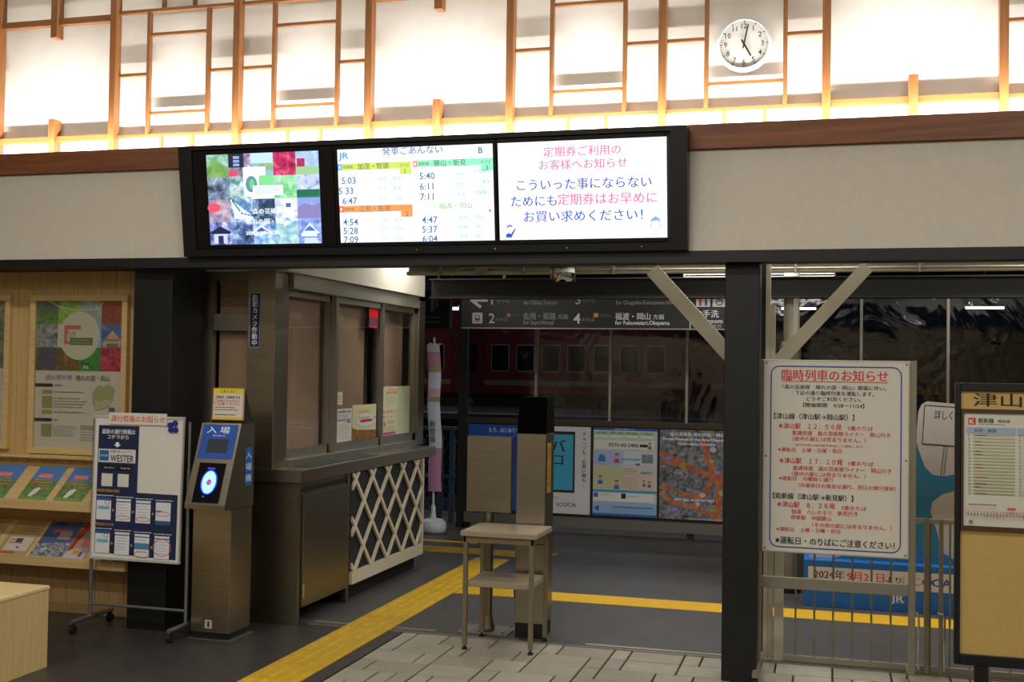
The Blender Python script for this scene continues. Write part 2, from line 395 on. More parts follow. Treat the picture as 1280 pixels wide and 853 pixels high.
for nm, ang, ln, wd in (('hour_hand', 151, .075, .009), ('minute_hand', 12, .105, .007)):
    t = math.radians(ang); d = Vector((math.sin(t), 0, math.cos(t))); c0 = Vector((ck.x, 6.0545, ck.z))
    MB().bar(c0-d*.025, c0+d*ln, wd, .002, ink('1A1A1A'), up=(0, 1, 0)).build(nm, cl)

# ================================================================== DISPLAY HOUSING
XL, XR, ZTOP, ZBOT = -3.655, -.712, 2.862, 2.232
hs = thing('display_housing', ((XL+XR)/2, 5.9, ZBOT), 'long black housing over the opening that carries three lit screens', 'display case')
HB = mat('housing_black', '0E1016', .4)
def yf(z): return 5.80+.075*(2.81-z)/.51      # tilted front
fz = lambda x, z, d=0: (x, yf(z)+d, z)
def hslab(x0, x1, z0, z1, d0, d1, m):   # slab lying along the tilted front, d0 front offset, d1 back offset
    return [fz(x0, z0, d0), fz(x1, z0, d0), fz(x1, z0, d1), fz(x0, z0, d1), fz(x0, z1, d0), fz(x1, z1, d0), fz(x1, z1, d1), fz(x0, z1, d1)]
b = MB()
b.hexa([fz(XL, ZBOT, .035), fz(XR, ZBOT, .035), (XR, YW, ZBOT), (XL, YW, ZBOT), fz(XL, ZTOP, .035), fz(XR, ZTOP, .035), (XR, 5.925, ZTOP), (XL, 5.925, ZTOP)], HB)
b.build('body', hs)
b = MB(); b.hexa(hslab(XL, XL+.085, ZBOT, ZTOP, 0, .034, HB), HB); b.hexa(hslab(XR-.085, XR, ZBOT, ZTOP, 0, .034, HB), HB)
b.hexa(hslab(XL+.085, XR-.085, 2.838, ZTOP, 0, .034, HB), HB); b.hexa(hslab(XL+.085, XR-.085, ZBOT, 2.272, 0, .034, HB), HB); b.build('front_frame', hs)
b = MB()
for xx in (-3.15, -2.2, -1.75, -1.35, -.95): b.tube([fz(xx, 2.252, -.004), fz(xx, 2.252, 0)], .004, CHROME, 8)
b.build('chrome_dots', hs)  # small chrome dots along the lower frame strip
def monitor(x0, x1, label):
    t = thing('monitor', ((x0+x1)/2, yf(2.28), 2.28), label, 'screen', 'screens above the gate opening')
    MB().hexa(hslab(x0, x1, 2.278, 2.832, .008, .033, 0), mat('bezel_black', '0A0B10', .25)).build('bezel', t)
    return t
m1 = monitor(-3.57, -2.685, 'left screen above the gate showing a photo collage')
m2 = monitor(-2.68, -1.735, 'middle screen above the gate listing train departure times')
m3 = monitor(-1.73, -.83, 'right screen above the gate with pink and blue season ticket notice')
SY = .006
def scr(x0, x1, W, H, z1=2.81, z0=2.298):
    return Sheet(fz(x0, z1, SY), (x1-x0, 0, 0), Vector(fz(x0, z0, SY))-Vector(fz(x0, z1, SY)), W, H, emit=1.25)
# screen 1: collage 5 x 4
s = scr(-3.477, -2.771, 500, 400)
sky, grn = 'picture', None
E1 = 1.25
cells = [[('5E9A68', '88B890', 'B0D8E8'), ('283858', '9888A8', 'F0E8F8'), ('A8CFE8', '7FA890', '9CC070'), ('7A1030', 'C02860', 'E87090'), ('90B0E8', 'A8C8F0', 'D0E4FF')],
         [('101828', '7080A0', 'B0C8C0'), ('284858', '78A8A0', 'D8E8F0'), ('F0F4FF', 'E8F0FF', 'FFFFFF'), ('60B070', '90D8A0', 'C8F0D0'), ('6078A0', 'B8C8F0', 'D8E8FF')],
         [('6878A0', 'A890A8', 'D8C0D0'), ('182848', '6090C8', 'E0F0FF'), ('182038', '305070', '90B0D8'), ('A0B8E8', 'E8F0FF', '6080B8'), ('7898E8', '90A0E0', 'B0C0F0')],
         [('202848', '7080C8', 'E0E0FF'), ('182038', '5068A0', 'B0C8F0'), ('3858A0', '90B8F0', 'E0F0FF'), ('6088C0', 'A0D0D0', 'E0F8FF'), ('3860B0', '8098E0', 'D8E8FF')]]
for r in range(4):
    for c in range(5):
        s.rect(c*100, r*100, c*100+100, r*100+100, picture(f'collage_{r}{c}', cells[r][c], 22, E1))
s.poly([(0, 60), (40, 25), (70, 40), (100, 62), (100, 100), (0, 100)], picture('hill_lit', ('4E8A50', '7FB860', '9AD070'), 15, .9))
s.rect(200, 0, 300, 45, 'BFE0FF'); s.rect(100, 0, 170, 60, '1A2238'); s.rect(122, 10, 150, 54, '8FA8D8'); s.rect(118, 22, 154, 27, '1A2238'); s.rect(118, 38, 154, 43, '1A2238')
s.rect(405, 30, 440, 66, 'B02858'); s.ell(120, 85, 22, 14, 'D84868'); s.ell(25, 235, 30, 20, 'E85068'); s.rect(400, 66, 500, 100, '9CC890')
s.rect(165, 60, 265, 190, 'F4F8FF'); s.ell(200, 135, 26, 36, '5A90A0'); s.ell(203, 135, 12, 22, '6FC88A')
s.rect(235, 98, 300, 150, '7FD88F'); s.rect(205, 142, 340, 185, 'E6F0FF'); s.lines(215, 330, 148, 180, 3, 'B8C8E8', .4)
s.poly([(400, 180), (500, 180), (500, 200), (400, 200)], '1E7A50'); s.rect(400, 165, 500, 192, '1E6A50')
s.poly([(100, 200), (105, 200), (200, 275), (200, 290), (120, 285)], 'D8E8FF'); s.line([(110, 205), (150, 262), (200, 275)], 5, '28406A')
for q in range(6): s.rect(115+q*14, 240+q*6, 119+q*14, 288, 'E8F0FF')
s.poly([(400, 240), (430, 225), (470, 235), (500, 225), (500, 290), (400, 290)], '8880B8')
s.poly([(0, 345), (50, 318), (100, 345), (90, 352), (10, 352)], '182040'); s.rect(20, 352, 80, 395, 'C8D0FF'); s.rect(38, 360, 62, 395, '202858')
s.poly([(410, 360), (450, 310), (495, 355), (480, 358), (485, 372), (415, 372)], 'D8E8FF'); s.poly([(425, 345), (450, 322), (478, 345)], '5070B8'); s.rect(425, 372, 480, 400, 'C8D8FF'); s.line([(418, 372), (486, 372)], 4, '4860A8')
s.poly([(190, 350), (235, 315), (285, 350)], 'E8F0FF'); s.poly([(205, 348), (235, 325), (270, 348)], '3858A0')
s.rect(340, 210, 385, 285, 'E8F0FF'); s.rect(350, 222, 372, 240, '4868A8')
s.text('森の芸術祭', 200, 255, 27, 'F8FBFF', bold=.03); s.text('晴れの国・岡山', 170, 300, 27, 'F8FBFF', bold=.03); s.text('2024.9.28▶11.24', 165, 350, 21, 'F8FBFF', bold=.03)
s.done(m1, 'screen_picture')
# screen 2: departures, units of crop (origin 10,100)
s = scr(-2.655, -1.751, 1130, 660)
s.rect(0, 0, 1130, 660, 'F3F9FF')
s.text('JR', 8, 42, 60, '2F8FD8', bold=.03, sx=1.3); s.text('発車ごあんない', 335, 24, 62, '3B5F98', fit=440); s.text('Departures', 350, 62, 24, 'B8CCE0')
s.text('B', 1030, 40, 60, '2B4C86')
def band(u0, v0, u1, c, c2, line, dest, num):
    s.rect(u0, v0, u1, v0+46, c); s.rect(u1-85, v0+46, u1, v0+86, c); s.rect(u0, v0+4, u0+28, v0+44, c2); s.rect(u0+7, v0+12, u0+20, v0+36, 'F3F9FF')
    s.text(line, u0+38, v0+24, 26, '4A6A50'); s.text(dest, u0+150, v0+24, 50, '4D7050', fit=230); s.text('のりば', u1-84, v0+24, 24, '5A7A60'); s.text(num, u1-50, v0+66, 42, '3F6A60')
band(0, 100, 545, 'C9E060', '3A8FE0', '因美線', '加茂・智頭', '1'); band(560, 96, 1130, '8FEBC0', 'F07060', '姫新線', '勝山・新見', '3')
band(0, 398, 545, 'FF9A5A', 'F04030', '姫新線', '江見・佐用', '2'); s.text('津山線', 640, 415, 26, 'B8D898'); s.text('福渡・岡山', 740, 415, 46, '8FB868', fit=235); s.text('のりば', 1045, 408, 24, 'B0D090'); s.text('4', 1090, 455, 42, '5A9A50')
for q, (a, c_) in enumerate((('5:03', '智頭'), ('5 33', '智頭'), ('6:47', '加茂'))):
    s.text(a, 25 if q != 1 else 0, 218+q*72, 66, '4A72A8'); s.text('普通', 300, 215+q*70, 30, 'A8CCE8'); s.text(c_, 410, 215+q*70, 30, '98C0E0')
for q, a in enumerate(('4:54', '5:28', '7:09')):
    s.text(a, 25, 512+q*62, 66, '3F68A0'); s.text('普通', 300, 505+q*62, 30, 'A8CCE8'); s.text('佐用', 415, 505+q*62, 30, '98C0E0')
for q, (a, c_) in enumerate((('5:40', '中国勝山'), ('6:11', '新見'), ('7:11', '中国勝山'))):
    s.text(a, 605, 203+q*72, 66, '4A72A8'); s.text('普通', 870, 200+q*70, 30, '98C8E0'); s.text(c_, 1110, 185+q*72, 30, '80B8D8', al='r')
for q, a in enumerate(('4:47', '5:37', '6:04')):
    s.text(a, 612, 508+q*66, 66, '4A72A8'); s.text('普通', 880, 498+q*66, 32, '90C8E0'); s.text('岡山', 1000, 498+q*66, 32, '88B8E0')
s.done(m2, 'screen_picture')
# screen 3: units of crop (origin 60,60 ; 1045 x 605)
s = scr(-1.722, -.817, 1045, 605)
s.rect(0, 0, 1045, 605, 'FAFBFF'); PK, BL = 'F06898', '2452C0'
s.text('定期券ご利用の', 290, 65, 66, PK, fit=480); s.text('お客様へお知らせ', 262, 145, 66, PK, fit=545)
s.text('こういった事にならない', 118, 265, 76, BL, fit=835, bold=.02); s.text('ためにも', 78, 365, 76, BL, fit=290, bold=.02)
s.text('定期券はお早めに', 375, 360, 76, PK, fit=610, bold=.015); s.text('お買い求めください！', 158, 462, 76, BL, fit=740, bold=.02)
s.poly([(45, 520), (62, 510), (85, 515), (78, 522), (60, 520), (48, 530)], BL); s.poly([(40, 570), (60, 560), (72, 568), (98, 532), (104, 536), (75, 590), (40, 590)], BL); s.rect(64, 545, 70, 552, PK)
s.poly([(945, 520), (950, 490), (975, 475), (1000, 490), (1005, 520), (990, 500), (955, 505)], '7FA8E0'); s.line([(946, 520), (946, 545)], 4, '7FA8E0'); s.line([(1003, 520), (1003, 545)], 4, '7FA8E0'); s.lines(955, 1000, 550, 590, 2, '7FB0E8')
s.done(m3, 'screen_picture')

# ================================================================== PILLARS
struct('trim_3', MB().box(-4.085, -3.822, 6.03, 6.42, 0, 2.2, BLACK, .004), 'wide black pillar between the plank wall and the office').name = 'pillar'
struct('trim_4', MB().box(-.530, -.352, 6.02, 6.2, 0, 2.17, BLACK, .004), 'black steel pillar between the opening and the barred gate').name = 'pillar'
# ================================================================== OFFICE
BULK = mat('office_wall_white', 'CFC8B8', .85)
struct('wall_office', MB().box(-4.6, -3.27, 6.46, 8.95, 2.195, 2.75, BULK), 'off-white bulkhead above the office windows')
for a_ in ((-4.6, -3.83, 6.5, 6.56, 0, 2.2), (-4.6, -4.5, 6.56, 9, 0, 2.2), (-4.5, -3.45, 8.92, 9.0, 0, 2.2), (-4.5, -3.56, 6.56, 8.9, 0, .9)):
    struct('wall_office', MB().box(*a_, DARK), 'dark wall of the ticket office')
struct('trim_5', MB().box(-3.52, -3.33, 6.41, 6.60, .957, 2.195, STEEL, .002), 'stainless steel corner column of the office').name = 'column'
struct('trim_5', MB().box(-3.45, -3.30, 8.905, 9.05, .957, 2.16, STEEL, .002), 'stainless steel column at the far end of the office windows').name = 'column'
# head and sill
struct('trim_6', MB().box(-3.42, -3.30, 6.60, 8.905, 2.095, 2.195, GREYPAINT).box(-3.43, -3.29, 6.60, 8.905, .957, 1.0, SATIN), 'grey head and sill of the office windows').name = 'window_frame'
def win(n, y0, y1, xo, label, bw=.035):
    t = MB().box(xo-.03, xo+.01, y0, y0+bw, 1.0, 2.095, SATIN).box(xo-.03, xo+.01, y1-bw*1.3, y1, 1.0, 2.095, SATIN).box(xo-.03, xo+.01, y0, y1, 1.0, 1.06, SATIN).box(xo-.03, xo+.01, y0, y1, 2.05, 2.095, SATIN).build(f'window_{n}', kind='structure', label=label)
    box('pane', (xo-.012, xo-.006, y0+bw, y1-bw*1.3, 1.06, 2.05, GLASS), t); return t
win(1, 6.60, 7.32, -3.37, 'first office window beside the stainless column, sliding pane behind')
win(2, 7.30, 8.17, -3.335, 'middle office window with a red card in its top corner')
win(3, 8.17, 8.905, -3.335, 'far office window with a pale green notice in its lower half')
t = MB().box(-3.865, -3.80, 6.47, 6.52, .957, 2.2, SATIN).box(-3.80, -3.52, 6.47, 6.52, 2.14, 2.195, SATIN).box(-3.79, -3.52, 6.46, 6.52, 1.82, 1.925, SATIN).box(-3.83, -3.52, 6.47, 6.52, .9, .957, SATIN).build('window_4', kind='structure', label='narrow front office window with a wide metal transom')
box('pane', (-3.79, -3.52, 6.49, 6.496, .957, 2.14, GLASS), t)
for (a, lab) in (((-3.43, -3.425, 6.62, 7.27, 1.0, 2.1), 'beige roller blind lowered behind the first office window'),
                 ((-3.41, -3.405, 7.34, 8.0, 1.0, 2.1), 'beige roller blind lowered behind the middle office window'),
                 ((-3.41, -3.405, 8.2, 8.80, 1.0, 2.1), 'beige roller blind lowered behind the far office window'),
                 ((-3.785, -3.525, 6.535, 6.54, .95, 2.12), 'beige roller blind lowered behind the narrow front office window')):
    t = thing('roller_blind', ((a[0]+a[1])/2, (a[2]+a[3])/2, a[4]), lab, 'blind', 'roller blinds in the office windows')
    box('fabric', a, BLIND, t); b = MB()
    if a[1]-a[0] < .1: b.tube([(a[0], a[2], 2.12), (a[0], a[3], 2.12)], .02, BLIND, 10); box('bottom_bar', (a[0]-.006, a[1]+.006, a[2], a[3], 1.0, 1.02, SATIN), t)
    else: b.tube([(a[0], a[2], 2.14), (a[1], a[2], 2.14)], .02, BLIND, 10); box('bottom_bar', (a[0], a[1], a[2]-.006, a[3]+.006, .95, .97, SATIN), t)
    b.build('roller', t)
for ya_ in (7.295, 8.145): struct('trim_6', MB().box(-3.40, -3.318, ya_, ya_+.045, 1.0, 2.095, SATIN), 'vertical mullion of the office windows').name = 'window_mullion'
# signs on the column and windows
def panel_thing(name, label, cat, TL, U, V, W, H, base, th=.003, group=None, emit=0):
    TL, U, V = Vector(TL), Vector(U), Vector(V); n = V.cross(U).normalized()
    t = thing(name, TL+U/2+V, label, cat, group)
    MB().prism([TL, TL+V, TL+V+U, TL+U], -n*th, base if not isinstance(base, str) else ink(base)).build('sheet', t)
    return t, Sheet(TL, U, V, W, H, emit=emit, lift=.0006)
NAVY = '16204E'
t, s = panel_thing('camera_notice', 'tall navy sign with white vertical characters on the stainless column', 'sign', (-3.505, 6.4065, 2.055), (.075, 0, 0), (0, 0, -.345), 60, 265, NAVY)
s.rrect(2, 2, 58, 263, 4, 2, 'C8CCD8'); s.vtext('防犯カメラ作動中', 30, 8, 31, 'E4E6EC', bold=.03); s.done(t)
def side(name, label, cat, y0, y1, z0, z1, W, H, base, xo=-3.338, **k):   # on the window glass, facing +X ; u runs with +Y
    return panel_thing(name, label, cat, (xo, y0, z1), (0, y1-y0, 0), (0, 0, -(z1-z0)), W, H, base, .001, **k)
t, s = side('red_card', 'red card hanging in the top corner of the middle office window', 'card', 7.93, 8.10, 1.90, 2.10, 45, 60, 'D01020')
s.rect(0, 38, 45, 56, '50384A'); s.text('非常', 6, 47, 15, 'A03040'); s.done(t)
t, s = side('tariff_notice', 'white paper of printed rules in the lower middle office window', 'notice', 7.35, 7.64, 1.065, 1.30, 160, 270, 'D9D5C8')
s.text('窓口営業時間のご案内', 8, 25, 22, '3A3A50', fit=140, bold=.04); s.lines(8, 150, 45, 100, 4, '8A8A90', .35); s.rect(12, 88, 100, 100, '7080A0'); s.rect(110, 85, 148, 120, '8090B8'); s.lines(8, 150, 125, 260, 8, 'A0A098', .25); s.done(t)
t, s = side('small_notice', 'small white slip above the papers in the middle office window', 'notice', 7.35, 7.47, 1.33, 1.42, 50, 80, 'D4CFC2')
s.lines(8, 42, 20, 70, 3, '808078', .3); s.done(t)
t, s = side('plate_poster', 'cream poster with a round plate picture in the middle office window', 'poster', 7.65, 8.10, 1.065, 1.32, 155, 280, 'D8CFA0')
s.poly([(0, 180), (30, 200), (155, 215), (155, 280), (0, 280)], picture('food_photo', ('4A3018', '8A6030', 'C89850'), 40)); s.ell(85, 130, 70, 62, 'B8C4CC'); s.ell(88, 122, 62, 52, 'D8D8CC')
s.lines(40, 120, 40, 70, 2, 'B09060', .4); s.lines(35, 130, 95, 120, 2, '506878', .5); s.poly([(40, 135), (60, 122), (130, 120), (130, 140), (60, 145)], 'C8202C'); s.ell(142, 110, 8, 10, 'D0A020'); s.done(t)
t, s = side('green_notice', 'large pale green notice with red headings in the far office window', 'notice', 8.21, 8.82, 1.065, 1.45, 230, 430, 'C0C6A0')
s.rect(0, 0, 120, 430, 'CBCBA8')
s.text('お知らせ', 45, 28, 22, 'C05030', bold=.03); s.text('乗車券類', 30, 55, 30, 'C83838', fit=90, bold=.04); s.lines(28, 115, 80, 170, 6, '9A9A80', .3)
s.text('お支払い', 10, 222, 30, 'C04040', fit=110, bold=.04); s.text('カード', 8, 268, 28, 'C84848', fit=80, bold=.03); s.lines(45, 110, 300, 330, 2, 'B07060', .5); s.rect(15, 310, 32, 345, 'B08070'); s.lines(10, 110, 345, 390, 3, '7A8A60', .3); s.rect(5, 400, 112, 425, 'B85088'); s.done(t)
# counter
t = thing('service_counter', (-3.3, 7.6, .878), 'long stainless steel counter slab along the office windows', 'counter')
box('counter_top', (-3.555, -3.118, 6.375, 8.86, .88, .957, STEEL), t, ch=.003)
box('counter_mat', (-3.30, -3.17, 6.62, 7.75, .957, .961, mat('green_mat', '2E3A30', .8)), t, label='dark green writing mat')
t = thing('counter_cabinet', (-3.35, 6.8, 0), 'stainless steel cabinet under the near end of the counter', 'cabinet')
b = MB().box(-3.55, -3.155, 6.42, 7.18, .10, .878, STEELV).box(-3.55, -3.145, 6.415, 6.45, 0, .88, STEELV).box(-3.18, -3.14, 7.14, 7.18, 0, .88, STEELV)
b.build('body', t); d = box('door', (-3.155, -3.132, 6.46, 7.14, .105, .80, STEELV), t, ch=.002)
box('vent_slot', (-3.157, -3.150, 6.47, 7.13, .815, .845, DARK), t)
box('hinge', (-3.134, -3.127, 6.462, 6.478, .16, .25, CHROME), d); box('hinge', (-3.134, -3.127, 6.462, 6.478, .62, .72, CHROME), d)
# lattice front
t = thing('lattice_panel', (-3.13, 7.9, .1), 'white diamond lattice over a dark panel under the far counter', 'lattice')
LW = mat('lattice_white', 'CDC5AE', .5)
box('backing', (-3.50, -3.145, 7.2, 8.60, .10, .876, mat('backing_navy', '1C1F28', .6)), t)
box('plinth', (-3.5, -3.19, 7.2, 8.58, 0, .1, DARK), t); box('bottom_rail', (-3.145, -3.122, 7.2, 8.60, .115, .20, LW), t); box('end_rail', (-3.145, -3.12, 8.575, 8.60, .2, .876, LW), t)
per = .30; hh = .315
def clip(poly, ax, lim, sgn):
    out = []
    for k_ in range(len(poly)):
        a, b_ = poly[k_-1], poly[k_]; da, db = (a[ax]-lim)*sgn, (b_[ax]-lim)*sgn
        if da*db < 0: f = da/(da-db); out.append((a[0]+(b_[0]-a[0])*f, a[1]+(b_[1]-a[1])*f))
        if db >= 0: out.append(b_)
    return out
def slat(y0, z0, y1, z1):
    d = Vector((y1-y0, z1-z0)).normalized(); q = Vector((-d.y, d.x))*.0135
    p = [(y0+q.x, z0+q.y), (y1+q.x, z1+q.y), (y1-q.x, z1-q.y), (y0-q.x, z0-q.y)]
    for ax, lim, sg in ((0, 7.203, 1), (0, 8.576, -1), (1, .199, 1), (1, .873, -1)):
        p = clip(p, ax, lim, sg)
        if len(p) < 3: return
    up = (y1-y0)*(z1-z0) > 0
    MB().prism([(-3.138 if up else -3.1385, a, b_) for a, b_ in p], (.016 if up else .0155, 0, 0), LW).build('slat', t)
for i in range(-3, 7):
    y0 = 7.25+per*i
    slat(y0, .195, y0+3*per, .195+3*hh); slat(y0, .195+3*hh, y0+3*per, .195)

# ================================================================== IC READER
t = thing('card_reader_gate', (-3.46, 6.02, 0), 'stainless card reader post with a blue entrance panel and glowing round reader', 'card reader')
x0, x1 = -3.585, -3.335
box('base', (x0+.01, x1-.01, 5.94, 6.17, 0, .04, BLACK), t)
box('floor_plate', (x0-.02, x1+.02, 5.92, 6.19, .0004, .003, SATIN), t)
box('post', (x0, x1, 5.93, 6.18, .04, .76, STEEL), t, ch=.004)
sl = lambda f: (5.845+.175*f, .79+.465*f)    # slope (y,z)
(ya, za), (yb, zb) = sl(0), sl(1)
hd = MB().prism([(x0-.005, ya, za-.025), (x0-.005, 6.18, .76), (x0-.005, 6.18, zb), (x0-.005, yb, zb), (x0-.005, ya, za)], (x1-x0+.01, 0, 0), STEEL).build('head', t)
s = Sheet((x0-.005, yb, zb), (x1-x0+.01, 0, 0), (0, ya-yb, za-zb), 230, 555, lift=.001)
s.rect(14, 12, 216, 245, '1450B0'); s.text('入 場', 40, 48, 52, 'E8F0FF', fit=130, bold=.03); s.text('Entrance', 115, 85, 20, 'B8D0F8', al='c'); s.rect(58, 110, 178, 205, '28303C')
s.done(hd, 'blue_label', 'lettering')
rd = MB().hexa([s.p(40, 540, .0), s.p(192, 540, 0), s.p(192, 540, .006), s.p(40, 540, .006), s.p(40, 275, 0), s.p(192, 275, 0), s.p(192, 275, .006), s.p(40, 275, .006)], mat('reader_black', '070812', .2)).build('reader', t)
s2 = Sheet((x0-.005, yb, zb), (x1-x0+.01, 0, 0), (0, ya-yb, za-zb), 230, 555, emit=2.2, lift=.0075)
n = 28; pts = [(116+38*math.cos(2*math.pi*i/n)*(1), 405+74*math.sin(2*math.pi*i/n)) for i in range(n)]
s2.poly([(116+46*math.cos(2*math.pi*i/n), 405+82*math.sin(2*math.pi*i/n)) for i in range(n)], '2040FF'); s2.poly(pts, '8CE0FF'); s2.ell(116, 405, 14, 20, '4038A0'); s2.ell(116, 405, 7, 12, 'C03048')
s2.text('ICOCA', 116, 312, 14, '5058C0', al='c'); s2.text('IC', 100, 500, 14, '5058C0', al='c')
s2.done(rd, 'light_ring', 'lettering')
s = Sheet((x1+.0052, 6.07, 1.11), (0, .085, 0), (0, 0, -.225), 50, 215, lift=.0008)
s.rect(0, 0, 50, 215, '1B5CA8'); s.vtext('入場機', 25, 12, 46, 'C8DCF0', bold=.02, step=1.4); s.done(hd, 'side_label', 'lettering')
s = Sheet((-3.49, 5.9295, .115), (.045, 0, 0), (0, 0, -.05), 20, 24); s.rect(0, 0, 20, 24, 'B8B4AC'); s.rect(7, 4, 13, 20, '303030'); s.done(t, 'plate_sticker')
t, s = panel_thing('reader_notice', 'small white and yellow notice standing on the card reader', 'notice', (-3.545, 6.06, 1.462), (.205, 0, 0), (0, -.008, -.19), 190, 210, 'DDD8CE', .004)
MB().prism([(-3.34, 6.07, 1.27), (-3.34, 6.17, 1.2565), (-3.34, 6.07, 1.45)], (.004, 0, 0), RUBBER).prism([(-3.55, 6.065, 1.2565), (-3.335, 6.065, 1.2565), (-3.335, 6.065, 1.275), (-3.55, 6.065, 1.275)], (0, .1, 0), RUBBER).build('stand', t)
s.rect(3, 3, 187, 36, 'E8DC20'); s.line([(3, 3), (187, 3), (187, 207), (3, 207)], 4, 'D89030', True); s.text('ごあんない', 45, 20, 24, '303030', fit=95); s.text('回数券・定期券では', 18, 60, 20, '303030', fit=150, bold=.03)
s.text('ご利用になれません', 12, 84, 20, 'D04048', fit=155, bold=.02); s.text('ご注意ください', 12, 104, 20, 'D04048', fit=155, bold=.02); s.lines(14, 175, 120, 150, 2, '606060', .35); s.lines(14, 150, 165, 185, 1, '606060', .35); s.rect(3, 192, 187, 205, 'E8C830'); s.done(t)

# ================================================================== EASEL NOTICE BOARD
t = thing('easel_board', (-3.95, 5.95, 0), 'white notice board on a wheeled metal stand with navy printed sheets', 'notice board')
TB = mat('tube_grey', '8E8E90', .35, metal=.7)
for xx, nm in ((-4.28, 'post'), (-3.63, 'post')): MB().tube([(xx, 5.95, .065), (xx, 5.95, .98)], .011, TB, 10).tube([(xx, 5.95, .98), (xx, 5.95, 1.26)], .008, TB, 10).build(nm, t)
MB().tube([(-4.28, 5.95, .15), (-3.63, 5.95, .15)], .009, TB, 10).build('crossbar', t)
for xx in (-4.28, -3.63):
    f = MB().tube([(xx, 5.77, .07), (xx, 6.17, .07)], .014, TB, 10).build('foot', t)
    for yy in (5.79, 6.15):
        c_ = MB().tube([(xx-.012, yy, .026), (xx+.012, yy, .026)], .026, RUBBER, 16).box(xx-.004, xx+.004, yy-.01, yy+.01, .03, .06, RUBBER).build('caster', f)
bt, bb = (5.93, 1.282), (5.91, .436)
bx0, bx1 = -4.255, -3.665
MB().hexa([(bx0, bb[0], bb[1]), (bx1, bb[0], bb[1]), (bx1, bb[0]+.015, bb[1]), (bx0, bb[0]+.015, bb[1]), (bx0, bt[0], bt[1]), (bx1, bt[0], bt[1]), (bx1, bt[0]+.015, bt[1]), (bx0, bt[0]+.015, bt[1])], WHITE).build('board', t)
b = MB()
for zz, f in ((1.282, bt[0]), (.436, bb[0])): b.box(bx0-.008, bx1+.008, f-.006, f+.018, zz-.008, zz+.006, mat('frame_pale', 'BDBDB8', .4))
b.bar((bx0-.004, bt[0]+.006, bt[1]), (bx0-.004, bb[0]+.006, bb[1]), .006, .018, mat('frame_pale', 'BDBDB8', .4)); b.bar((bx1+.004, bt[0]+.006, bt[1]), (bx1+.004, bb[0]+.006, bb[1]), .006, .018, mat('frame_pale', 'BDBDB8', .4)); b.build('board_frame', t)
# units: crop 5 (origin 50,55 ; 445 x 750)
s = Sheet((bx0, bt[0], bt[1]), (bx1-bx0, 0, 0), (0, bb[0]-bt[0], bb[1]-bt[1]), 437, 752)
hd_ = Sheet((bx0, bt[0], bt[1]), (bx1-bx0, 0, 0), (0, bb[0]-bt[0], bb[1]-bt[1]), 437, 752, lift=.009); hd_.rect(70, -20, 362, 42, 'DAD8CE'); hd_.text('運行情報のお知らせ', 82, 12, 38, 'D03030', fit=270, bold=.03); hd_.done(t, 'header_strip')
NV = '18264E'; s.rect(16, 50, 222, 400, NV); s.poly([(16, 398), (425, 402), (425, 740), (16, 722)], NV)
s.text('最新の運行情報は', 34, 82, 28, 'F0F0F0', fit=168, bold=.04); s.text('コチラから', 62, 110, 26, 'F0F0F0', fit=108, bold=.04)
s.poly([(106, 138), (122, 138), (122, 150), (132, 150), (114, 166), (96, 150), (106, 150)], 'F0F0F0')
s.rect(20, 175, 208, 246, 'D8D8D4'); s.rect(25, 182, 72, 238, '1C6AA8'); s.text('WESTER', 27, 210, 14, 'BFE0F0', fit=42); s.text('WESTER', 80, 222, 50, '202C50', fit=120, bold=.05); s.text('移動を楽しむアプリ', 80, 188, 15, '404050', fit=110)
for uu, nm in ((30, 'App Store'), (115, 'Google Play')): s.rect(uu, 258, uu+75, 286, '080808'); s.text(nm, uu+20, 273, 12, 'D0D0D0', fit=50)
for uu in (40, 122): s.rect(uu, 305, uu+56, 373, 'D8D8D4')     # code squares left blank
s.text('列車運行情報の設定', 14, 396, 18, 'D8A030', fit=120, bold=.02); s.text('通知設定の方法', 10, 574, 18, 'D8A030', fit=100, bold=.02)
for r, v0 in ((0, 425), (1, 600)):
    for c in range(4):
        u0 = 20+c*100; v1 = v0+5+c*4; hgt = 118
        s.lines(u0-4, u0+86, v1-14, v1-2, 1, 'D0D0D8', .5, .05); s.rect(u0, v1+2, u0+74, v1+2+hgt, 'E0E4EC')
        if c < 1: s.rect(u0, v1+2, u0+74, v1+18, '2C5CA8'); s.rect(u0+8, v1+48, u0+66, v1+66, '70B8D0'); s.ring(u0+55, v1+28, 11, 11, 3, 'D04870', 14)
        elif c < 3 or r: s.rect(u0, v1+14, u0+74, v1+20, '4068A8'); s.lines(u0+5, u0+68, v1+26, v1+100, 5, 'A8A8B8', .25)
        if c == 3 and not r: s.rect(u0, v1+2, u0+74, v1+100, 'DCE0E8'); s.rect(u0, v1+98, u0+74, v1+120, '30588C'); s.rect(u0, v1+45, u0+30, v1+52, '6060A8')
        if r and c == 2: s.rect(u0, v1+50, u0+74, v1+82, '5088B0')
        if not r and c: s.ring(u0+36, v1+(100 if c < 3 else 62), 32, 11, 3, 'D05070', 18)
        if r and c == 2: s.ring(u0+38, v1+108, 38, 14, 3, 'D04060', 18)
        if r and c == 3: s.ring(u0+38, v1+62, 44, 44, 4, 'D04060', 24)
        if c < 3: s.poly([(u0+82, v1+60), (u0+92, v1+68), (u0+82, v1+76)], 'D8B020')
s.done(t)
for q, (uu, vv) in enumerate(((378, 38), (402, 28), (382, 62), (405, 62), )):
    p = s.p(uu, vv, .001); MB().tube([p, p+s.n*.006, p+s.n*.013], [.017, .0175, .015], mat('magnet_blue', '223A8C', .35), 16).build('magnet', label='round blue magnet, ' + ('upper left', 'upper right', 'lower left', 'lower right')[q] + ' of four at the board corner', cat='magnet', group='blue magnets on the notice board')

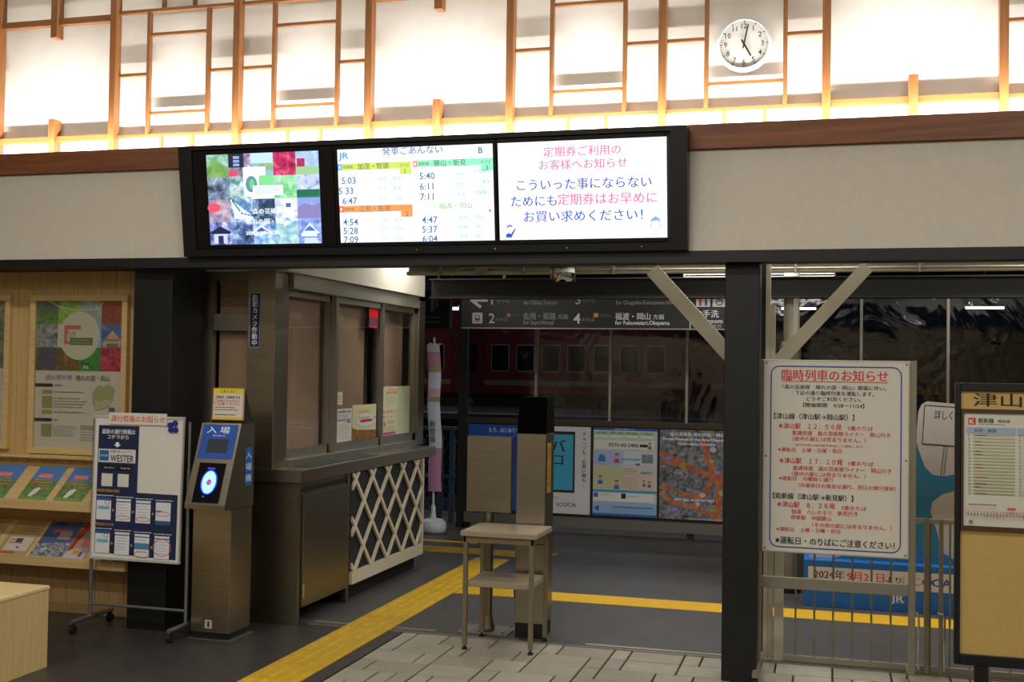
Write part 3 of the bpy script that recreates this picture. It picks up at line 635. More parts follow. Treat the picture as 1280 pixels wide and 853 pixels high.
# ================================================================== FRAMED POSTERS on plank wall
def frame_poster(x0, x1, z0, z1, label, full):
    t = thing('framed_poster', ((x0+x1)/2, 6.26, z0), label, 'poster', 'framed posters on the plank wall')
    y0, y1 = 6.245, 6.284; fw = .04
    b = MB().box(x0, x1, y0, y1, z1-fw, z1, PALE, .002).box(x0, x1, y0, y1, z0, z0+fw, PALE, .002).box(x0, x0+fw, y0, y1, z0+fw, z1-fw, PALE, .002).box(x1-fw, x1, y0, y1, z0+fw, z1-fw, PALE, .002)
    b.build('frame', t); box('print', (x0+fw, x1-fw, 6.268, 6.284, z0+fw, z1-fw, ink('D8D2C4')), t)
    box('glazing', (x0+fw, x1-fw, 6.256, 6.258, z0+fw, z1-fw, _M['office_window_glass']), t)
    return t, Sheet((x0+fw, 6.268, z1-fw), (x1-x0-2*fw, 0, 0), (0, 0, -(z1-z0-2*fw)), 430, 715)
t, s = frame_poster(-5.0, -4.275, 1.01, 2.035, 'framed arts festival poster in pale wood with a white circle over photos', True)
gc = [[('8090A8', '506848', '6A9058'), ('6AA038', '90C050', 'A8D068'), ('B0B8B0', '90A8A0', 'C8D0C8'), ('804020', 'A85030', '605040')],
      [('50585C', '90989C', 'C0C4C4'), ('C8D0C8', 'D8D8D0', 'D0D8D0'), ('A8C0D0', '90B0C8', 'C0D0E0'), ('3A5A98', '5878B0', '8098C0')],
      [('4060A0', '585048', '807060'), ('B04830', '506030', 'A87840'), ('287030', '48A040', '185028'), ('701830', 'B02848', 'D86080')]]
for r in range(3):
    for c in range(4): s.rect(c*107.5, r*113, c*107.5+107.5, r*113+113, picture(f'poster_{r}{c}', gc[r][c], 25))
s.poly([(0, 70), (107, 60), (107, 113), (0, 113)], picture('meadow', ('486830', '6A9048', '84A860'), 30))
s.poly([(330, 205), (378, 140), (425, 200), (415, 205), (420, 222), (335, 222)], 'C8B088'); s.rect(345, 185, 410, 192, '806848'); s.rect(350, 205, 405, 222, '8A7050')
s.line([(60, 0), (120, 30), (200, 45), (300, 38), (330, 10)], 5, 'C8CCB8'); s.ell(215, 168, 100, 118, 'CFD0BC', 36)  # pale curve: glass reflection painted onto the print
s.rect(140, 118, 222, 138, 'D86060'); s.rect(140, 138, 158, 210, 'D86868'); s.rect(158, 150, 195, 210, 'D07070'); s.ell(172, 175, 22, 26, 'B8C0A0'); s.rect(170, 178, 282, 214, '6A7A38'); s.lines(178, 276, 184, 210, 2, 'B0B888', .3); s.text('PR', 240, 322, 26, 'E0E0D0')
s.text('森の芸', 52, 372, 30, '8A8A84', fit=78); s.text('術', 132, 372, 26, '70A8C8'); s.text('祭', 160, 372, 26, '8A8A84'); s.text('晴れの国・岡山', 205, 374, 30, '505050', fit=165)
s.rect(-2, 403, 88, 419, '2A2C2A'); s.lines(98, 140, 405, 417, 1, '606060', .5); s.rect(-2, 572, 88, 588, '2A2C2A'); s.lines(98, 122, 574, 586, 1, '606060', .5)
for (v0, v1) in ((434, 452), (464, 522), (532, 550), (600, 660)): s.rect(36, v0, 88, v1, '98A060')
s.lines(96, 255, 436, 450, 1, '808078', .4, .1); s.lines(96, 270, 468, 522, 4, '70706A', .3); s.lines(96, 300, 534, 548, 1, '808078', .4); s.lines(96, 215, 606, 660, 5, '88887F', .25); s.rect(232, 602, 430, 622, 'A8AC78'); s.lines(232, 425, 628, 680, 4, '98988F', .25)
s.poly([(285, 450), (300, 425), (315, 408), (345, 412), (360, 402), (385, 412), (398, 428), (380, 480), (362, 478), (350, 470), (325, 490), (305, 520), (290, 500)], 'A8B078'); s.poly([(300, 480), (330, 488), (360, 480), (392, 470), (370, 505), (340, 520), (300, 530)], 'C0C09C'); s.rect(370, 512, 398, 535, '606060'); s.done(t)
t, s = frame_poster(-5.75, -5.155, 1.03, 2.035, 'framed poster at the left edge of the photo, only its frame side in view', False)
s.rect(0, 0, 430, 340, picture('poster_alt', ('405878', '708858', 'B0A078'), 14)); s.done(t)

# ================================================================== BROCHURE SHELVES
sh = thing('brochure_rack', (-4.9, 6.12, .3), 'two tilted pale wood shelves of brochures fixed to the plank wall', 'shelf')
SX0, SX1 = -5.75, -4.085
def tilt_shelf(zf, zb_, yf_=6.0, yb_=6.284):
    b = MB().prism([(SX0, yf_+.02, zf-.045), (SX0, yb_, zb_-.045), (SX0, yb_, zb_-.02), (SX0, yf_+.02, zf-.02)], (SX1-SX0, 0, 0), PALE); b.build('shelf_board', sh)
    MB().box(SX0, SX1, yf_, yf_+.02, zf-.055, zf+.004, PALE, .002).build('front_lip', sh)
tilt_shelf(.74, .965); tilt_shelf(.395, .615)
box('upper_ledge', (SX0, SX1, 6.20, 6.284, .985, 1.005, PALE), sh)
for zc in (.36, .70): MB().prism([(SX1-.02, 6.02, zc-.02), (SX1-.02, 6.284, zc-.02), (SX1-.02, 6.284, zc+.2)], (.018, 0, 0), PALE).build('end_bracket', sh)
def brochure(xc, zf, zb_, wd, label, draw, f0=.05, f1=.9, group='brochures on the upper shelf', grp=True):
    sy, sz_ = 6.284-6.02, (zb_-zf); L = math.hypot(sy, sz_); d = Vector((0, sy/L, sz_/L)); nrm = Vector((0, -sz_/L, sy/L))
    TL = Vector((xc-wd/2, 6.022, zf-.018))+d*(L*f1)+nrm*.006; V = -d*(L*(f1-f0))
    t = thing('brochure', TL+Vector((wd/2, 0, 0))+V, label, 'brochure', group)
    MB().prism([TL, TL+V, TL+V+Vector((wd, 0, 0)), TL+Vector((wd, 0, 0))], -nrm*.005, ink('C8C4BC')).build('pages', t)
    s = Sheet(TL, (wd, 0, 0), V, 100, 141, lift=.0006); draw(s); s.done(t, 'cover')
def cov1(s):
    s.rect(0, 0, 100, 141, '5484C8'); s.poly([(0, 60), (40, 52), (100, 62), (100, 141), (0, 141)], picture('forest', ('48683A', '68884E', '8AA068'), 40)); s.rect(20, 32, 68, 48, 'F08880'); s.lines(15, 85, 52, 72, 2, 'C89880', .4)
    s.poly([(28, 125), (35, 95), (48, 88), (58, 92), (52, 110), (40, 128)], 'D8DCDC'); s.rect(0, 125, 100, 141, '7A9A50'); s.rect(50, 78, 80, 84, 'C87060'); s.rect(12, 60, 24, 78, 'C85848')
def cov2(s):
    s.rect(0, 0, 100, 141, 'B89C68'); s.lines(35, 90, 18, 50, 3, '6A5434', .2); s.rect(15, 70, 95, 125, 'CFC9BC'); s.lines(20, 70, 76, 100, 2, 'B06070', .5); s.rect(40, 76, 62, 92, '4A5060'); s.rect(10, 128, 60, 138, 'C06040'); s.ell(60, 112, 5, 4, '506898')
def cov3(s):
    s.rect(0, 0, 100, 141, '50628C'); s.poly([(0, 90), (100, 80), (100, 141), (0, 141)], picture('crowd', ('1E1E24', '8890A0', 'D0D4D8'), 55)); s.rect(25, 32, 80, 46, 'B07070'); s.rect(50, 40, 88, 70, 'A89490'); s.rect(20, 5, 50, 12, '303850')
def cov4(s):
    s.rect(0, 0, 100, 141, 'A89890'); s.poly([(0, 0), (45, 0), (10, 141), (0, 141)], picture('redfood', ('781828', 'B83038', 'C8A040'), 50)); s.ring(65, 25, 16, 14, 8, '585060'); s.ell(70, 78, 22, 18, 'C07070'); s.poly([(0, 115), (40, 100), (100, 120), (95, 141), (0, 141)], 'C8C0CC'); s.rect(30, 108, 60, 125, 'D0A030'); s.rect(64, 112, 80, 132, '8848A0')
def cov5(s):
    s.rect(0, 0, 100, 141, 'B8B8A0'); s.lines(10, 60, 20, 100, 4, '88906C', .3); s.rect(60, 20, 95, 60, '606050'); s.poly([(50, 141), (100, 100), (100, 141)], '6A8A40')
for xc, lb in ((-5.29, 'blue and green travel brochure on the upper shelf, cut by the left photo edge'), (-4.985, 'blue and green travel brochure at the middle of the upper shelf'), (-4.725, 'blue and green travel brochure on the upper shelf, left of the easel board'), (-4.46, 'blue and green travel brochure on the upper shelf, mostly behind the easel board')):
    brochure(xc+.195, .74, .965, .205, lb, cov1)
g2 = 'brochures on the lower shelf'
brochure(-5.20, .395, .615, .21, 'tan brochure on the lower shelf, cut by the left edge of the photo', cov2, group=g2)
brochure(-4.935, .395, .615, .22, 'tan and white brochure on the lower shelf, left of the blue one', cov2, group=g2)
brochure(-4.675, .395, .615, .235, 'blue brochure with a crowd photo on the lower shelf', cov3, group=g2)
brochure(-4.475, .395, .615, .15, 'brochure with red food and purple pictures on the lower shelf', cov4, group=g2)
brochure(-4.19, .395, .615, .19, 'pale green brochure at the right end of the lower shelf', cov5, group=g2)
# bench block lower left
t = thing('display_block', (-4.6, 4.6, 0), 'plain pale wood block seat at the lower left corner', 'bench')
bx = at(57, 835, 'Z', 0).x
box('body', (-5.4, -3.945, 4.2, 5.13, 0, .405, mat('pale_block', 'D2B680', .5, grain='z', amt=.07, scale=60)), t); box('top', (-5.405, -3.94, 4.195, 5.135, .405, .425, mat('pale_top', 'DCC590', .45, grain='x', amt=.06, scale=50)), t, ch=.003)

# ================================================================== TABLE, SIGN POST, TALL BOX
t = thing('side_table', (-1.8, 6.38, 0), 'small metal table with a lower shelf in the middle of the opening', 'table')
tx0, tx1, ty0, ty1 = -2.005, -1.592, 6.20, 6.555
box('tabletop', (tx0-.015, tx1+.02, ty0-.015, ty1+.01, .645, .675, mat('table_laminate', '9A8C78', .35)), t, ch=.003)
LG = mat('leg_grey_metal', '8A8068', .4, metal=.6)
for xx in (tx0, tx1-.024):
    for yy in (ty0, ty1-.024):
        l = box('leg', (xx, xx+.024, yy, yy+.024, .025, .645, LG), t); MB().tube([(xx+.012, yy+.012, 0), (xx+.012, yy+.012, .012), (xx+.012, yy+.012, .013), (xx+.012, yy+.012, .03)], [.016, .014, .006, .006], RUBBER, 12).build('glide_foot', l)
MB().box(tx0, tx1, ty0+.002, ty0+.014, .61, .645, LG).box(tx0, tx1, ty1-.014, ty1-.002, .61, .645, LG).box(tx0+.002, tx0+.014, ty0, ty1, .61, .645, LG).box(tx1-.014, tx1-.002, ty0, ty1, .61, .645, LG).build('apron', t)
box('lower_shelf', (tx0+.02, tx1-.02, ty0+.02, ty1-.02, .355, .39, mat('table_laminate', '9A8C78', .35)), t, ch=.003)
MB().tube([(-1.71, 6.24, .35), (-1.71, 6.24, .325), (-1.705, 6.235, .315), (-1.712, 6.232, .308)], .004, RUBBER, 8).build('hook', t)

t = thing('sign_post', (-2.0, 6.68, 0), 'blank stainless sign plate on a floor post behind the table', 'sign')
MB().box(-2.14, -1.855, 6.66, 6.70, .725, 1.188, STEEL, .003).build('sign_plate', t)
MB().tube([(-2.0, 6.68, .02), (-2.0, 6.68, .1), (-2.0, 6.68, .725)], [.05, .032, .032], STEELV, 16).build('pole', t)
MB().box(-2.16, -1.845, 6.575, 6.82, .0, .008, SATIN, .002).build('base_plate', t)
b = MB()
for dx in (-.13, .12):
    for dy in (-.08, .11): b.tube([(-2.0+dx, 6.68+dy, .008), (-2.0+dx, 6.68+dy, .02)], .01, SATIN, 6)
b.build('bolts', t)

t = thing('stainless_pedestal', (-1.71, 6.7, 0), 'tall stainless box with a black hood behind the table', 'pedestal')
px0, px1, py0, py1 = -1.805, -1.625, 6.59, 6.80
box('plinth', (px0+.005, px1-.005, py0+.005, py1-.005, 0, .085, BLACK), t); box('body', (px0, px1, py0, py1, .085, 1.217, STEEL), t, ch=.003)
box('seam', (px0+.003, px1-.003, py0-.001, py0+.001, .555, .561, DARK), t)
MB().hexa([(px0+.0, py0, 1.217), (px1, py0, 1.217), (px1, py1, 1.217), (px0, py1, 1.217), (px0+.008, py0+.04, 1.435), (px1-.004, py0+.04, 1.435), (px1-.004, py1, 1.435), (px0+.008, py1, 1.435)], mat('hood_black', '040404', 1, spec=.05)).build('hood', t)
s = Sheet((px1+.001, py0+.03, 1.16), (0, .10, 0), (0, 0, -.30), 30, 110); s.rect(0, 0, 30, 110, '9A7A28'); s.vtext('きっぷ', 15, 6, 26, '5A4A20', bold=.04, step=1.2); s.done(t, 'side_sticker')

# ================================================================== SIGN ON WHEELED FRAME
t = thing('train_notice_stand', (.03, 6.2, 0), 'wheeled grey frame holding a large white special train notice in red and black', 'sign')
gx0, gx1 = -.338, .398; gy = 6.17
for xx in (gx0-.032, gx1+.0): 
    l = box('post', (xx, xx+.034, gy, gy+.03, .03, 1.675, GREYPAINT), t, ch=.002)
box('middle_rail', (gx0, gx1, gy+.004, gy+.026, .468, .528, GREYPAINT), t, ch=.002)
box('lower_rail', (gx0, gx1, gy+.006, gy+.024, .075, .10, GREYPAINT), t) if False else None
for xx in (gx0-.015, gx1+.017):
    f = box('foot', (xx-.015, xx+.015, gy-.22, gy+.25, .045, .07, GREYPAINT), t)
    for yy in (gy-.19, gy+.21): MB().tube([(xx-.012, yy, .023), (xx+.012, yy, .023)], .023, RUBBER, 16).box(xx-.005, xx+.005, yy-.008, yy+.008, .023, .05, DARK).build('caster', f)
bd = box('notice_board', (gx0, gx1, gy-.012, gy+.004, .660, 1.673, mat('notice_white', 'D6D3C8', .45)), t, ch=.002)
s = Sheet((gx0, gy-.012, 1.673), (gx1-gx0, 0, 0), (0, 0, -1.013), 600, 795)
RD, BK, BU = 'D0303C', '2C2C34', '2A50A0'
s.line([(4, 4), (596, 4), (596, 791), (4, 791)], 3, 'A8A69C', True)
s.rrect(34, 27, 566, 772, 34, 5, BU)
s.text('臨時列車のお知らせ', 78, 63, 50, RD, fit=435, bold=.035); s.rect(78, 87, 514, 90, RD)
T = lambda st, u, v, wd, c=BK, h=20, bo=.02: s.text(st, u, v, h, c, fit=wd, bold=bo)
T('「森の芸術祭　晴れの国・岡山」開催に伴い、', 82, 112, 424); T('下記の通り臨時列車を運転します。', 135, 136, 322); T('どうぞご利用ください。', 182, 160, 222); T('【開催期間　9/28～11/24】', 168, 185, 250)
T('【津山線（津山駅→岡山駅）】', 48, 233, 330, BK, 27, .03)
T('★津山駅　１２：５６発', 65, 273, 262, RD, 26, .03); T('2番のりば', 352, 276, 102, RD, 20, .02); T('直通快速　森の芸術祭ライナー　岡山行き', 123, 301, 400, RD, 21); T('（途中の駅には停まりません。）', 125, 325, 300, RD); T('（途中列車は途中駅を経由して運転します。）', 135, 350, 300, RD, 11, .01); T('※運転日　土曜・日曜・祝日', 66, 371, 262, RD, 19)
T('★津山駅　１７：１０発', 70, 416, 262, RD, 26, .03); T('1番のりば', 356, 419, 102, RD, 20, .02); T('直通快速　森の芸術祭ライナー　岡山行き', 128, 445, 400, RD, 21); T('（途中の駅には停まりません。）', 125, 469, 300, RD); T('※運転日　月曜除く運行', 70, 489, 225, RD, 19); T('（月曜祝日の場合は運行、翌日火曜が運休）', 152, 515, 395, RD, 19)
T('【姫新線（津山駅→新見駅）】', 46, 562, 330, BK, 27, .03)
T('★津山駅　８：２８発', 62, 596, 240, RD, 26, .03); T('3番のりば', 328, 600, 102, RD, 20, .02); T('快速　ハレのモリ　新見行き', 124, 624, 270, RD, 21); T('停車駅　中国勝山', 122, 648, 165, RD, 20); T('（その他の駅には停まりません。）', 210, 675, 320, RD, 20); T('※運転日　土曜・日曜・祝日', 62, 698, 262, RD, 19)
T('※運転日・のりばにご注意ください！', 58, 744, 485, BK, 33, .035)
for uu, vv in ((14, 14), (586, 14), (14, 400), (586, 400), (14, 780), (586, 780)): s.ell(uu, vv, 4, 4, '5A5850', 8)
s.done(bd)
# sliding barred fence behind
t = thing('barred_gate', (1.0, 6.52, 0), 'low barred metal sliding gate closing the passage behind the white notice', 'gate')
fx0, fx1 = -.235, 2.6; fy = 6.515
box('bottom_rail', (fx0, fx1, fy-.01, fy+.015, .012, .042, GREYPAINT), t); box('top_rail', (fx0, fx1, fy-.012, fy+.015, .805, .83, SATIN), t)
x = -.17
while x < fx1: MB().tube([(x, fy, .04), (x, fy, .81)], .0055, GREYPAINT, 8).build('bar', t); x += .1
for xx in (.50, 1.5, 2.55): box('post', (xx, xx+.025, fy-.02, fy+.02, .0, .83, GREYPAINT), t)
for xx in (.575,): box('post', (xx, xx+.02, fy-.02, fy+.02, .0, .83, GREYPAINT), t)
for xx, hx in ((.47, -.03), (.60, .0)):
    MB().tube([(xx-.035, fy-.05, .335), (xx-.01, fy-.05, .335), (xx, fy-.05, .32), (xx, fy-.05, .03)], .006, CHROME, 8).tube([(xx, fy-.05, .1), (xx, fy, .1)], .005, CHROME, 6).build('drop_bolt', t)
# white posts & braces behind the pillar
t = thing('canopy_post', (-.33, 6.62, 0), 'cream painted steel canopy post with two slanting braces behind the black pillar', 'post')
box('post', (-.350, -.325, 6.58, 6.64, 0, 2.235, WHITEST), t); box('dark_post', (-.378, -.352, 6.60, 6.64, 0, 2.235, BLACK), t, label='thin black post')
box('post', (-.322, -.297, 6.58, 6.62, 0, 1.99, WHITEST), t, label='shorter cream post')
box('post', (-.287, -.237, 6.53, 6.58, 0, .95, WHITEST), t, label='low cream box post')
MB().bar((.205, 6.72, 2.215), (-.42, 6.72, 1.515), .075, .03, WHITEST, up=(0, 1, 0)).build('brace', t)
MB().bar((-1.02, 6.72, 2.205), (-.47, 6.72, 1.60), .085, .03, WHITEST, up=(0, 1, 0)).build('brace', t)
# cream rail with conduit over the opening
t = thing('canopy_rail', (-.5, 7.0, 2.2), 'cream steel rail carrying a grey conduit along the top of the opening', 'rail')
zt = at(640, 326, 'Y', 6.98).z; zb2 = at(640, 343, 'Y', 6.98).z
MB().box(-2.68, 3.4, 6.98, 7.03, zb2, zb2+.022, WHITEST).box(-2.68, 3.4, 7.02, 7.04, zb2+.022, zt+.08, WHITEST).box(-2.68, 3.4, 6.97, 7.03, zb2+.055, zb2+.07, WHITEST).build('rail', t)
cz = at(540, 339, 'Y', 6.96).z
pts = [(-2.64, 6.965, cz+.03), (-2.58, 6.965, cz+.028), (-2.5, 6.965, cz), (-2.36, 6.965, cz), (-2.28, 6.965, cz+.022), (-2.05, 6.965, cz+.022), (-1.95, 6.965, cz), (-1.2, 6.965, cz-.002), (3.0, 6.965, cz-.002)]
MB().tube(pts, .009, GREYPAINT, 8).build('conduit', t); MB().tube([(-2.16, 6.94, cz+.01), (-2.16, 6.975, cz+.01)], .04, GREYPAINT, 16).build('junction_box', t)
b = MB()
for xx in (-2.44, -1.88, -1.3, -.2, .5): b.box(xx-.006, xx+.006, 6.95, 6.98, cz-.03, cz+.03, GREYPAINT)
b.build('clips', t, kind='stuff')
# mirror
mc = at(702, 340, 'Y', 6.78)
t = thing('convex_mirror', (mc.x, 6.85, mc.z), 'small convex mirror under the canopy rail above the opening', 'mirror')
b = MB(); N = 14; vs_ = []; fs_ = []
for i in range(6):
    r = i/5
    for k in range(N):
        a = 2*math.pi*k/N; cu, cv = math.cos(a), math.sin(a); sq = (abs(cu)**5+abs(cv)**5)**(-1/5)
        vs_.append((mc.x+.078*r*sq*cu, 6.80-.035*(1-r*r), mc.z+.060*r*sq*cv))
for i in range(5):
    for k in range(N): fs_.append([i*N+k, i*N+(k+1) % N, (i+1)*N+(k+1) % N, (i+1)*N+k])
b.add(vs_, fs_, mat('mirror_silver', 'D0D0D0', .04, metal=1)); b.build('mirror_face', t, smooth=True)
MB().box(mc.x-.08, mc.x+.08, 6.80, 6.83, mc.z-.062, mc.z+.062, BLACK, .006).build('backing', t); MB().tube([(mc.x, 6.82, mc.z), (mc.x, 6.975, mc.z+.02)], .01, GREYPAINT, 8).build('arm', t)

# ================================================================== INFO BOARD right
t = thing('information_board', (1.05, 5.72, 0), 'black framed wheeled board with a train timetable on cream panel at the right edge', 'notice board')
ix0, ix1, iz0, iz1 = .572, 1.55, .255, 1.57; iy = 5.70
b = MB().box(ix0, ix0+.024, iy, iy+.05, iz0, iz1, BLACK, .003).box(ix1-.028, ix1, iy, iy+.05, iz0, iz1, BLACK, .003).box(ix0+.024, ix1-.028, iy, iy+.05, iz1-.038, iz1, BLACK, .003).box(ix0+.024, ix1-.028, iy, iy+.05, iz0, iz0+.05, BLACK, .003); b.build('frame', t)
box('panel', (ix0+.024, ix1-.028, iy+.015, iy+.035, iz0+.05, iz1-.038, mat('cream_board', 'C2A462', .6, grain='noise', amt=.04, scale=60)), t)
for xx in (ix0+.12, ix1-.12):
    l = MB().box(xx-.03, xx+.03, iy+.005, iy+.045, .13, iz0, BLACK).prism([(xx-.02, iy-.19, .05), (xx-.02, iy+.24, .05), (xx-.02, iy+.06, .14), (xx-.02, iy-.01, .14)], (.04, 0, 0), BLACK).build('leg', t)
    for yy in (iy-.17, iy+.22): MB().tube([(xx-.014, yy, .03), (xx+.014, yy, .03)], .03, RUBBER, 16).box(xx-.006, xx+.006, yy-.012, yy+.012, .03, .06, RUBBER).build('caster', l)
s = Sheet((ix0+.024, iy+.015, iz1-.038), (ix1-ix0-.056, 0, 0), (0, 0, -.085), 922, 100)
s.text('津山駅', 55, 48, 80, '1E1A16', fit=330, bold=.02); s.done(t, 'x', 'station_name')
tt = thing('timetable', (1.05, iy, .885), 'framed white train timetable with green rows on the wheeled board', 'timetable')
fx0_, fx1_, fz0, fz1 = ix0+.025, ix1-.03, .885, 1.448; fb = mat('frame_brown', '4A3426', .5)
MB().box(fx0_, fx1_, iy-.004, iy+.013, fz0, fz0+.018, fb).box(fx0_, fx1_, iy-.004, iy+.013, fz1-.018, fz1, fb).box(fx0_, fx0_+.011, iy-.004, iy+.013, fz0+.018, fz1-.018, fb).box(fx1_-.018, fx1_, iy-.004, iy+.013, fz0+.018, fz1-.018, fb).build('frame', tt)
box('sheet', (fx0_+.011, fx1_-.018, iy+.004, iy+.012, fz0+.018, fz1-.018, ink('D2D2C4')), tt)
# crop units (origin 55,188 ; ~0.235mm?) scale: 345 units = .27 m
s = Sheet((fx0_+.011, iy+.004, fz1-.018), (fx1_-fx0_-.036, 0, 0), (0, 0, -(fz1-fz0-.036)), 985, 632)
s.rect(22, 28, 58, 66, 'D03838'); s.text('K', 40, 48, 34, 'F0E8E8', al='c', bold=.04); s.text('姫新線', 70, 42, 30, '303030', fit=75, bold=.04); s.text('時刻表', 165, 44, 18, '404040', fit=60); s.lines(70, 205, 58, 66, 1, '707070', .5, .05)
for u0, ds in ((15, '佐用・姫路'), (258, '中国勝山・新見'), (505, '智頭'), (745, '岡山')):
    s.rect(u0, 80, u0+236, 116, '9CB0CC'); s.text(ds, u0+35, 98, 22, '303848', bold=.03)
    for r in range(19):
        v = 118+r*18; s.rect(u0+30, v, u0+232, v+9, 'B8BC98'); s.text(str(r+5), u0+8, v+8, 14, '50504C')
        if random.random() < .5: s.lines(u0+40, u0+40+random.choice((30, 40, 60)), v+1, v+13, 1, random.choice(('505050', '505050', 'B05050')), .5, .1)
s.lines(25, 160, 505, 515, 1, '404040', .6, .05); s.rect(210, 522, 250, 534, 'D05050'); s.rect(320, 505, 420, 528, '88A0C8')
s.rect(15, 543, 960, 548, 'D8A0A0')
for q in range(60): s.rect(20+q*15.5, 552, 24+q*15.5, 565+random.random()*18, 'A06068' if q % 3 else '606060')
s.rect(25, 598, 45, 618, '808078'); s.done(tt)

# ================================================================== STANDEE with blue base
t = thing('blue_standee', (.45, 8.3, 0), 'blue floor stand with a 2024 announcement strip and white panel behind the barred gate', 'display stand')
box('base_box', (-.16, 1.15, 8.15, 8.45, .0, .315, mat('standee_blue', '1A6AB8', .5)), t)
WS = mat('standee_white', 'CFC8C4', .55)
def ypl(pts, y, m, d=.012, nm='white_panel'): return MB().prism([(a, y, c) for a, c in pts], (0, d, 0), m).build(nm, t)
def arc(cx, cz, r, a0, a1, n=6): return [(cx+r*math.cos(math.radians(a0+(a1-a0)*i/n)), cz+r*math.sin(math.radians(a0+(a1-a0)*i/n))) for i in range(n+1)]
q_ = lambda pts, y: [(at(a, b, 'Y', y).x, max(.316, at(a, b, 'Y', y).z)) for a, b in pts]
ypl(q_([(1010, 700), (1018, 688), (1040, 684), (1100, 688), (1146, 692), (1146, 540), (1148, 515), (1152, 506), (1159, 502), (1215, 507), (1262, 512), (1262, 720)], 8.28), 8.28, WS)
ypl(q_([(1040, 712), (1075, 690), (1120, 690), (1142, 540), (1148, 562), (1156, 584), (1166, 594), (1180, 596), (1200, 592), (1200, 612), (1178, 618), (1165, 628), (1163, 640), (1172, 668), (1176, 690), (1205, 722)], 8.274), 8.274, mat('standee_teal', '2C7FA4', .5), .005, 'blue_field')
pa, pb_, pc = at(1156, 507, 'Y', 8.272), at(1215, 512, 'Y', 8.272), at(1153, 555, 'Y', 8.272)
s = Sheet(pa, (pb_.x-pa.x, 0, -.015), (pc.x-pa.x, 0, pc.z-pa.z), 320, 180)
s.rect(0, 0, 320, 180, 'D2CCC8'); s.line([(0, 0), (320, 0), (320, 180), (0, 180)], 5, '202020', True); s.text('詳しくは', 70, 40, 46, '202020', bold=.03); s.line([(150, 182), (138, 330)], 4, '303030'); s.line([(170, 182), (158, 330)], 4, '303030'); s.done(t)
s = Sheet((-.155, 8.15, .315), (1.30, 0, 0), (0, 0, -.315), 1330, 400)
s.rect(25, 55, 1290, 215, 'CFC8C8'); s.text('2024年', 65, 118, 90, '282830', fit=205, bold=.03); s.text('9月21日', 290, 122, 92, 'D02848', fit=245, bold=.04); s.text('より', 548, 132, 60, '282830', bold=.03)
for q, (ch, c) in enumerate((('I', 'A8A49C'), ('C', 'B0ACA0'), ('O', '2048B0'), ('C', '2048B0'), ('A', '2048B0'))): s.text(ch, 655+q*64, 132, 92, c, bold=.03)
s.text('導入!', 985, 140, 92, 'D02848', fit=185, bold=.05, shear=.1); s.text('JR', 580, 286, 84, 'D8E4F0', bold=.04, sx=1.1); s.text('西日本', 612, 318, 20, 'D8E4F0'); s.done(t)

# ================================================================== BANNER
t = thing('banner_flag', (-3.74, 10.52, 0), 'tall narrow pink and white banner on a white water base beyond the counter', 'banner')
b = MB(); bs = []
for r_, z_ in ((.12, .0), (.13, .03), (.13, .09), (.10, .125), (.03, .14), (.022, .2), (.022, .26)): bs.append((r_, z_))
b.tube([(-3.71, 10.5, z) for r, z in bs], [r for r, z in bs], PLASTICW, 20); b.build('water_base', t, smooth=True)
MB().tube([(-3.71, 10.5, .2), (-3.73, 10.5, 1.9)], .012, PLASTICW, 8).tube([(-3.80, 10.5, 1.845), (-3.66, 10.5, 1.835)], .006, PLASTICW, 6).build('pole', t)
CW = mat('banner_white', 'D4DAEC', .8); CP = mat('banner_pink', 'C48AB0', .8); CG = mat('banner_green', 'A8A078', .8)
b = MB(); segs = [(1.84, 1.76, CW), (1.76, 1.64, CP), (1.64, 1.56, CG), (1.56, 1.40, CW), (1.40, 1.32, mat('banner_palepink', 'D0B0CC', .8)), (1.32, 1.27, CG), (1.27, .82, CW), (.82, .40, CP)]
for z1, z0, m in segs:
    n = 3
    for i in range(n):
        za_ = z1+(z0-z1)*i/n; zb_ = z1+(z0-z1)*(i+1)/n; f = lambda z: (1.84-z)*.03+.008*math.sin(z*9)
        b.add([(-3.795+f(za_)*.9, 10.49, za_), (-3.73+f(za_), 10.47, za_), (-3.668+f(za_)*1.1, 10.49, za_), (-3.795+f(zb_)*.9, 10.49, zb_), (-3.73+f(zb_), 10.47, zb_), (-3.668+f(zb_)*1.1, 10.49, zb_)], [[0, 3, 4, 1], [1, 4, 5, 2]], m)
s = Sheet((-3.77, 10.468, 1.10), (.09, 0, 0), (0, 0, -.25), 40, 110); s.vtext('新登場', 22, 2, 30, '606878', bold=.03, step=1.1); s.done(t)
cl_ = b.build('cloth', t, smooth=True)
for xx in (-3.79, -3.74, -3.69): box('loop', (xx-.008, xx+.008, 10.485, 10.495, 1.83, 1.858, RUBBER), t)
# small railing behind banner
t = thing('platform_railing', (-3.9, 11.3, 0), 'blue-grey metal railing behind the pink banner', 'railing')
RB = mat('railing_bluegrey', '5A7084', .5, metal=.3)
for xx in (-4.6, -3.95, -3.82): box('post', (xx, xx+.05, 11.28, 11.33, 0, .95, RB), t)
box('top_rail', (-5.5, -3.6, 11.27, 11.34, .95, .99, RB), t); box('middle_rail', (-5.5, -3.6, 11.29, 11.32, .45, .48, RB), t)
b = MB()
for i in range(26):
    for sgn in (1, -1):
        xa = -5.4+i*.07; b.bar((xa, 11.305, .05), (xa+sgn*.42, 11.305, .9), .006, .006, RB)
b.build('wire_mesh', t)

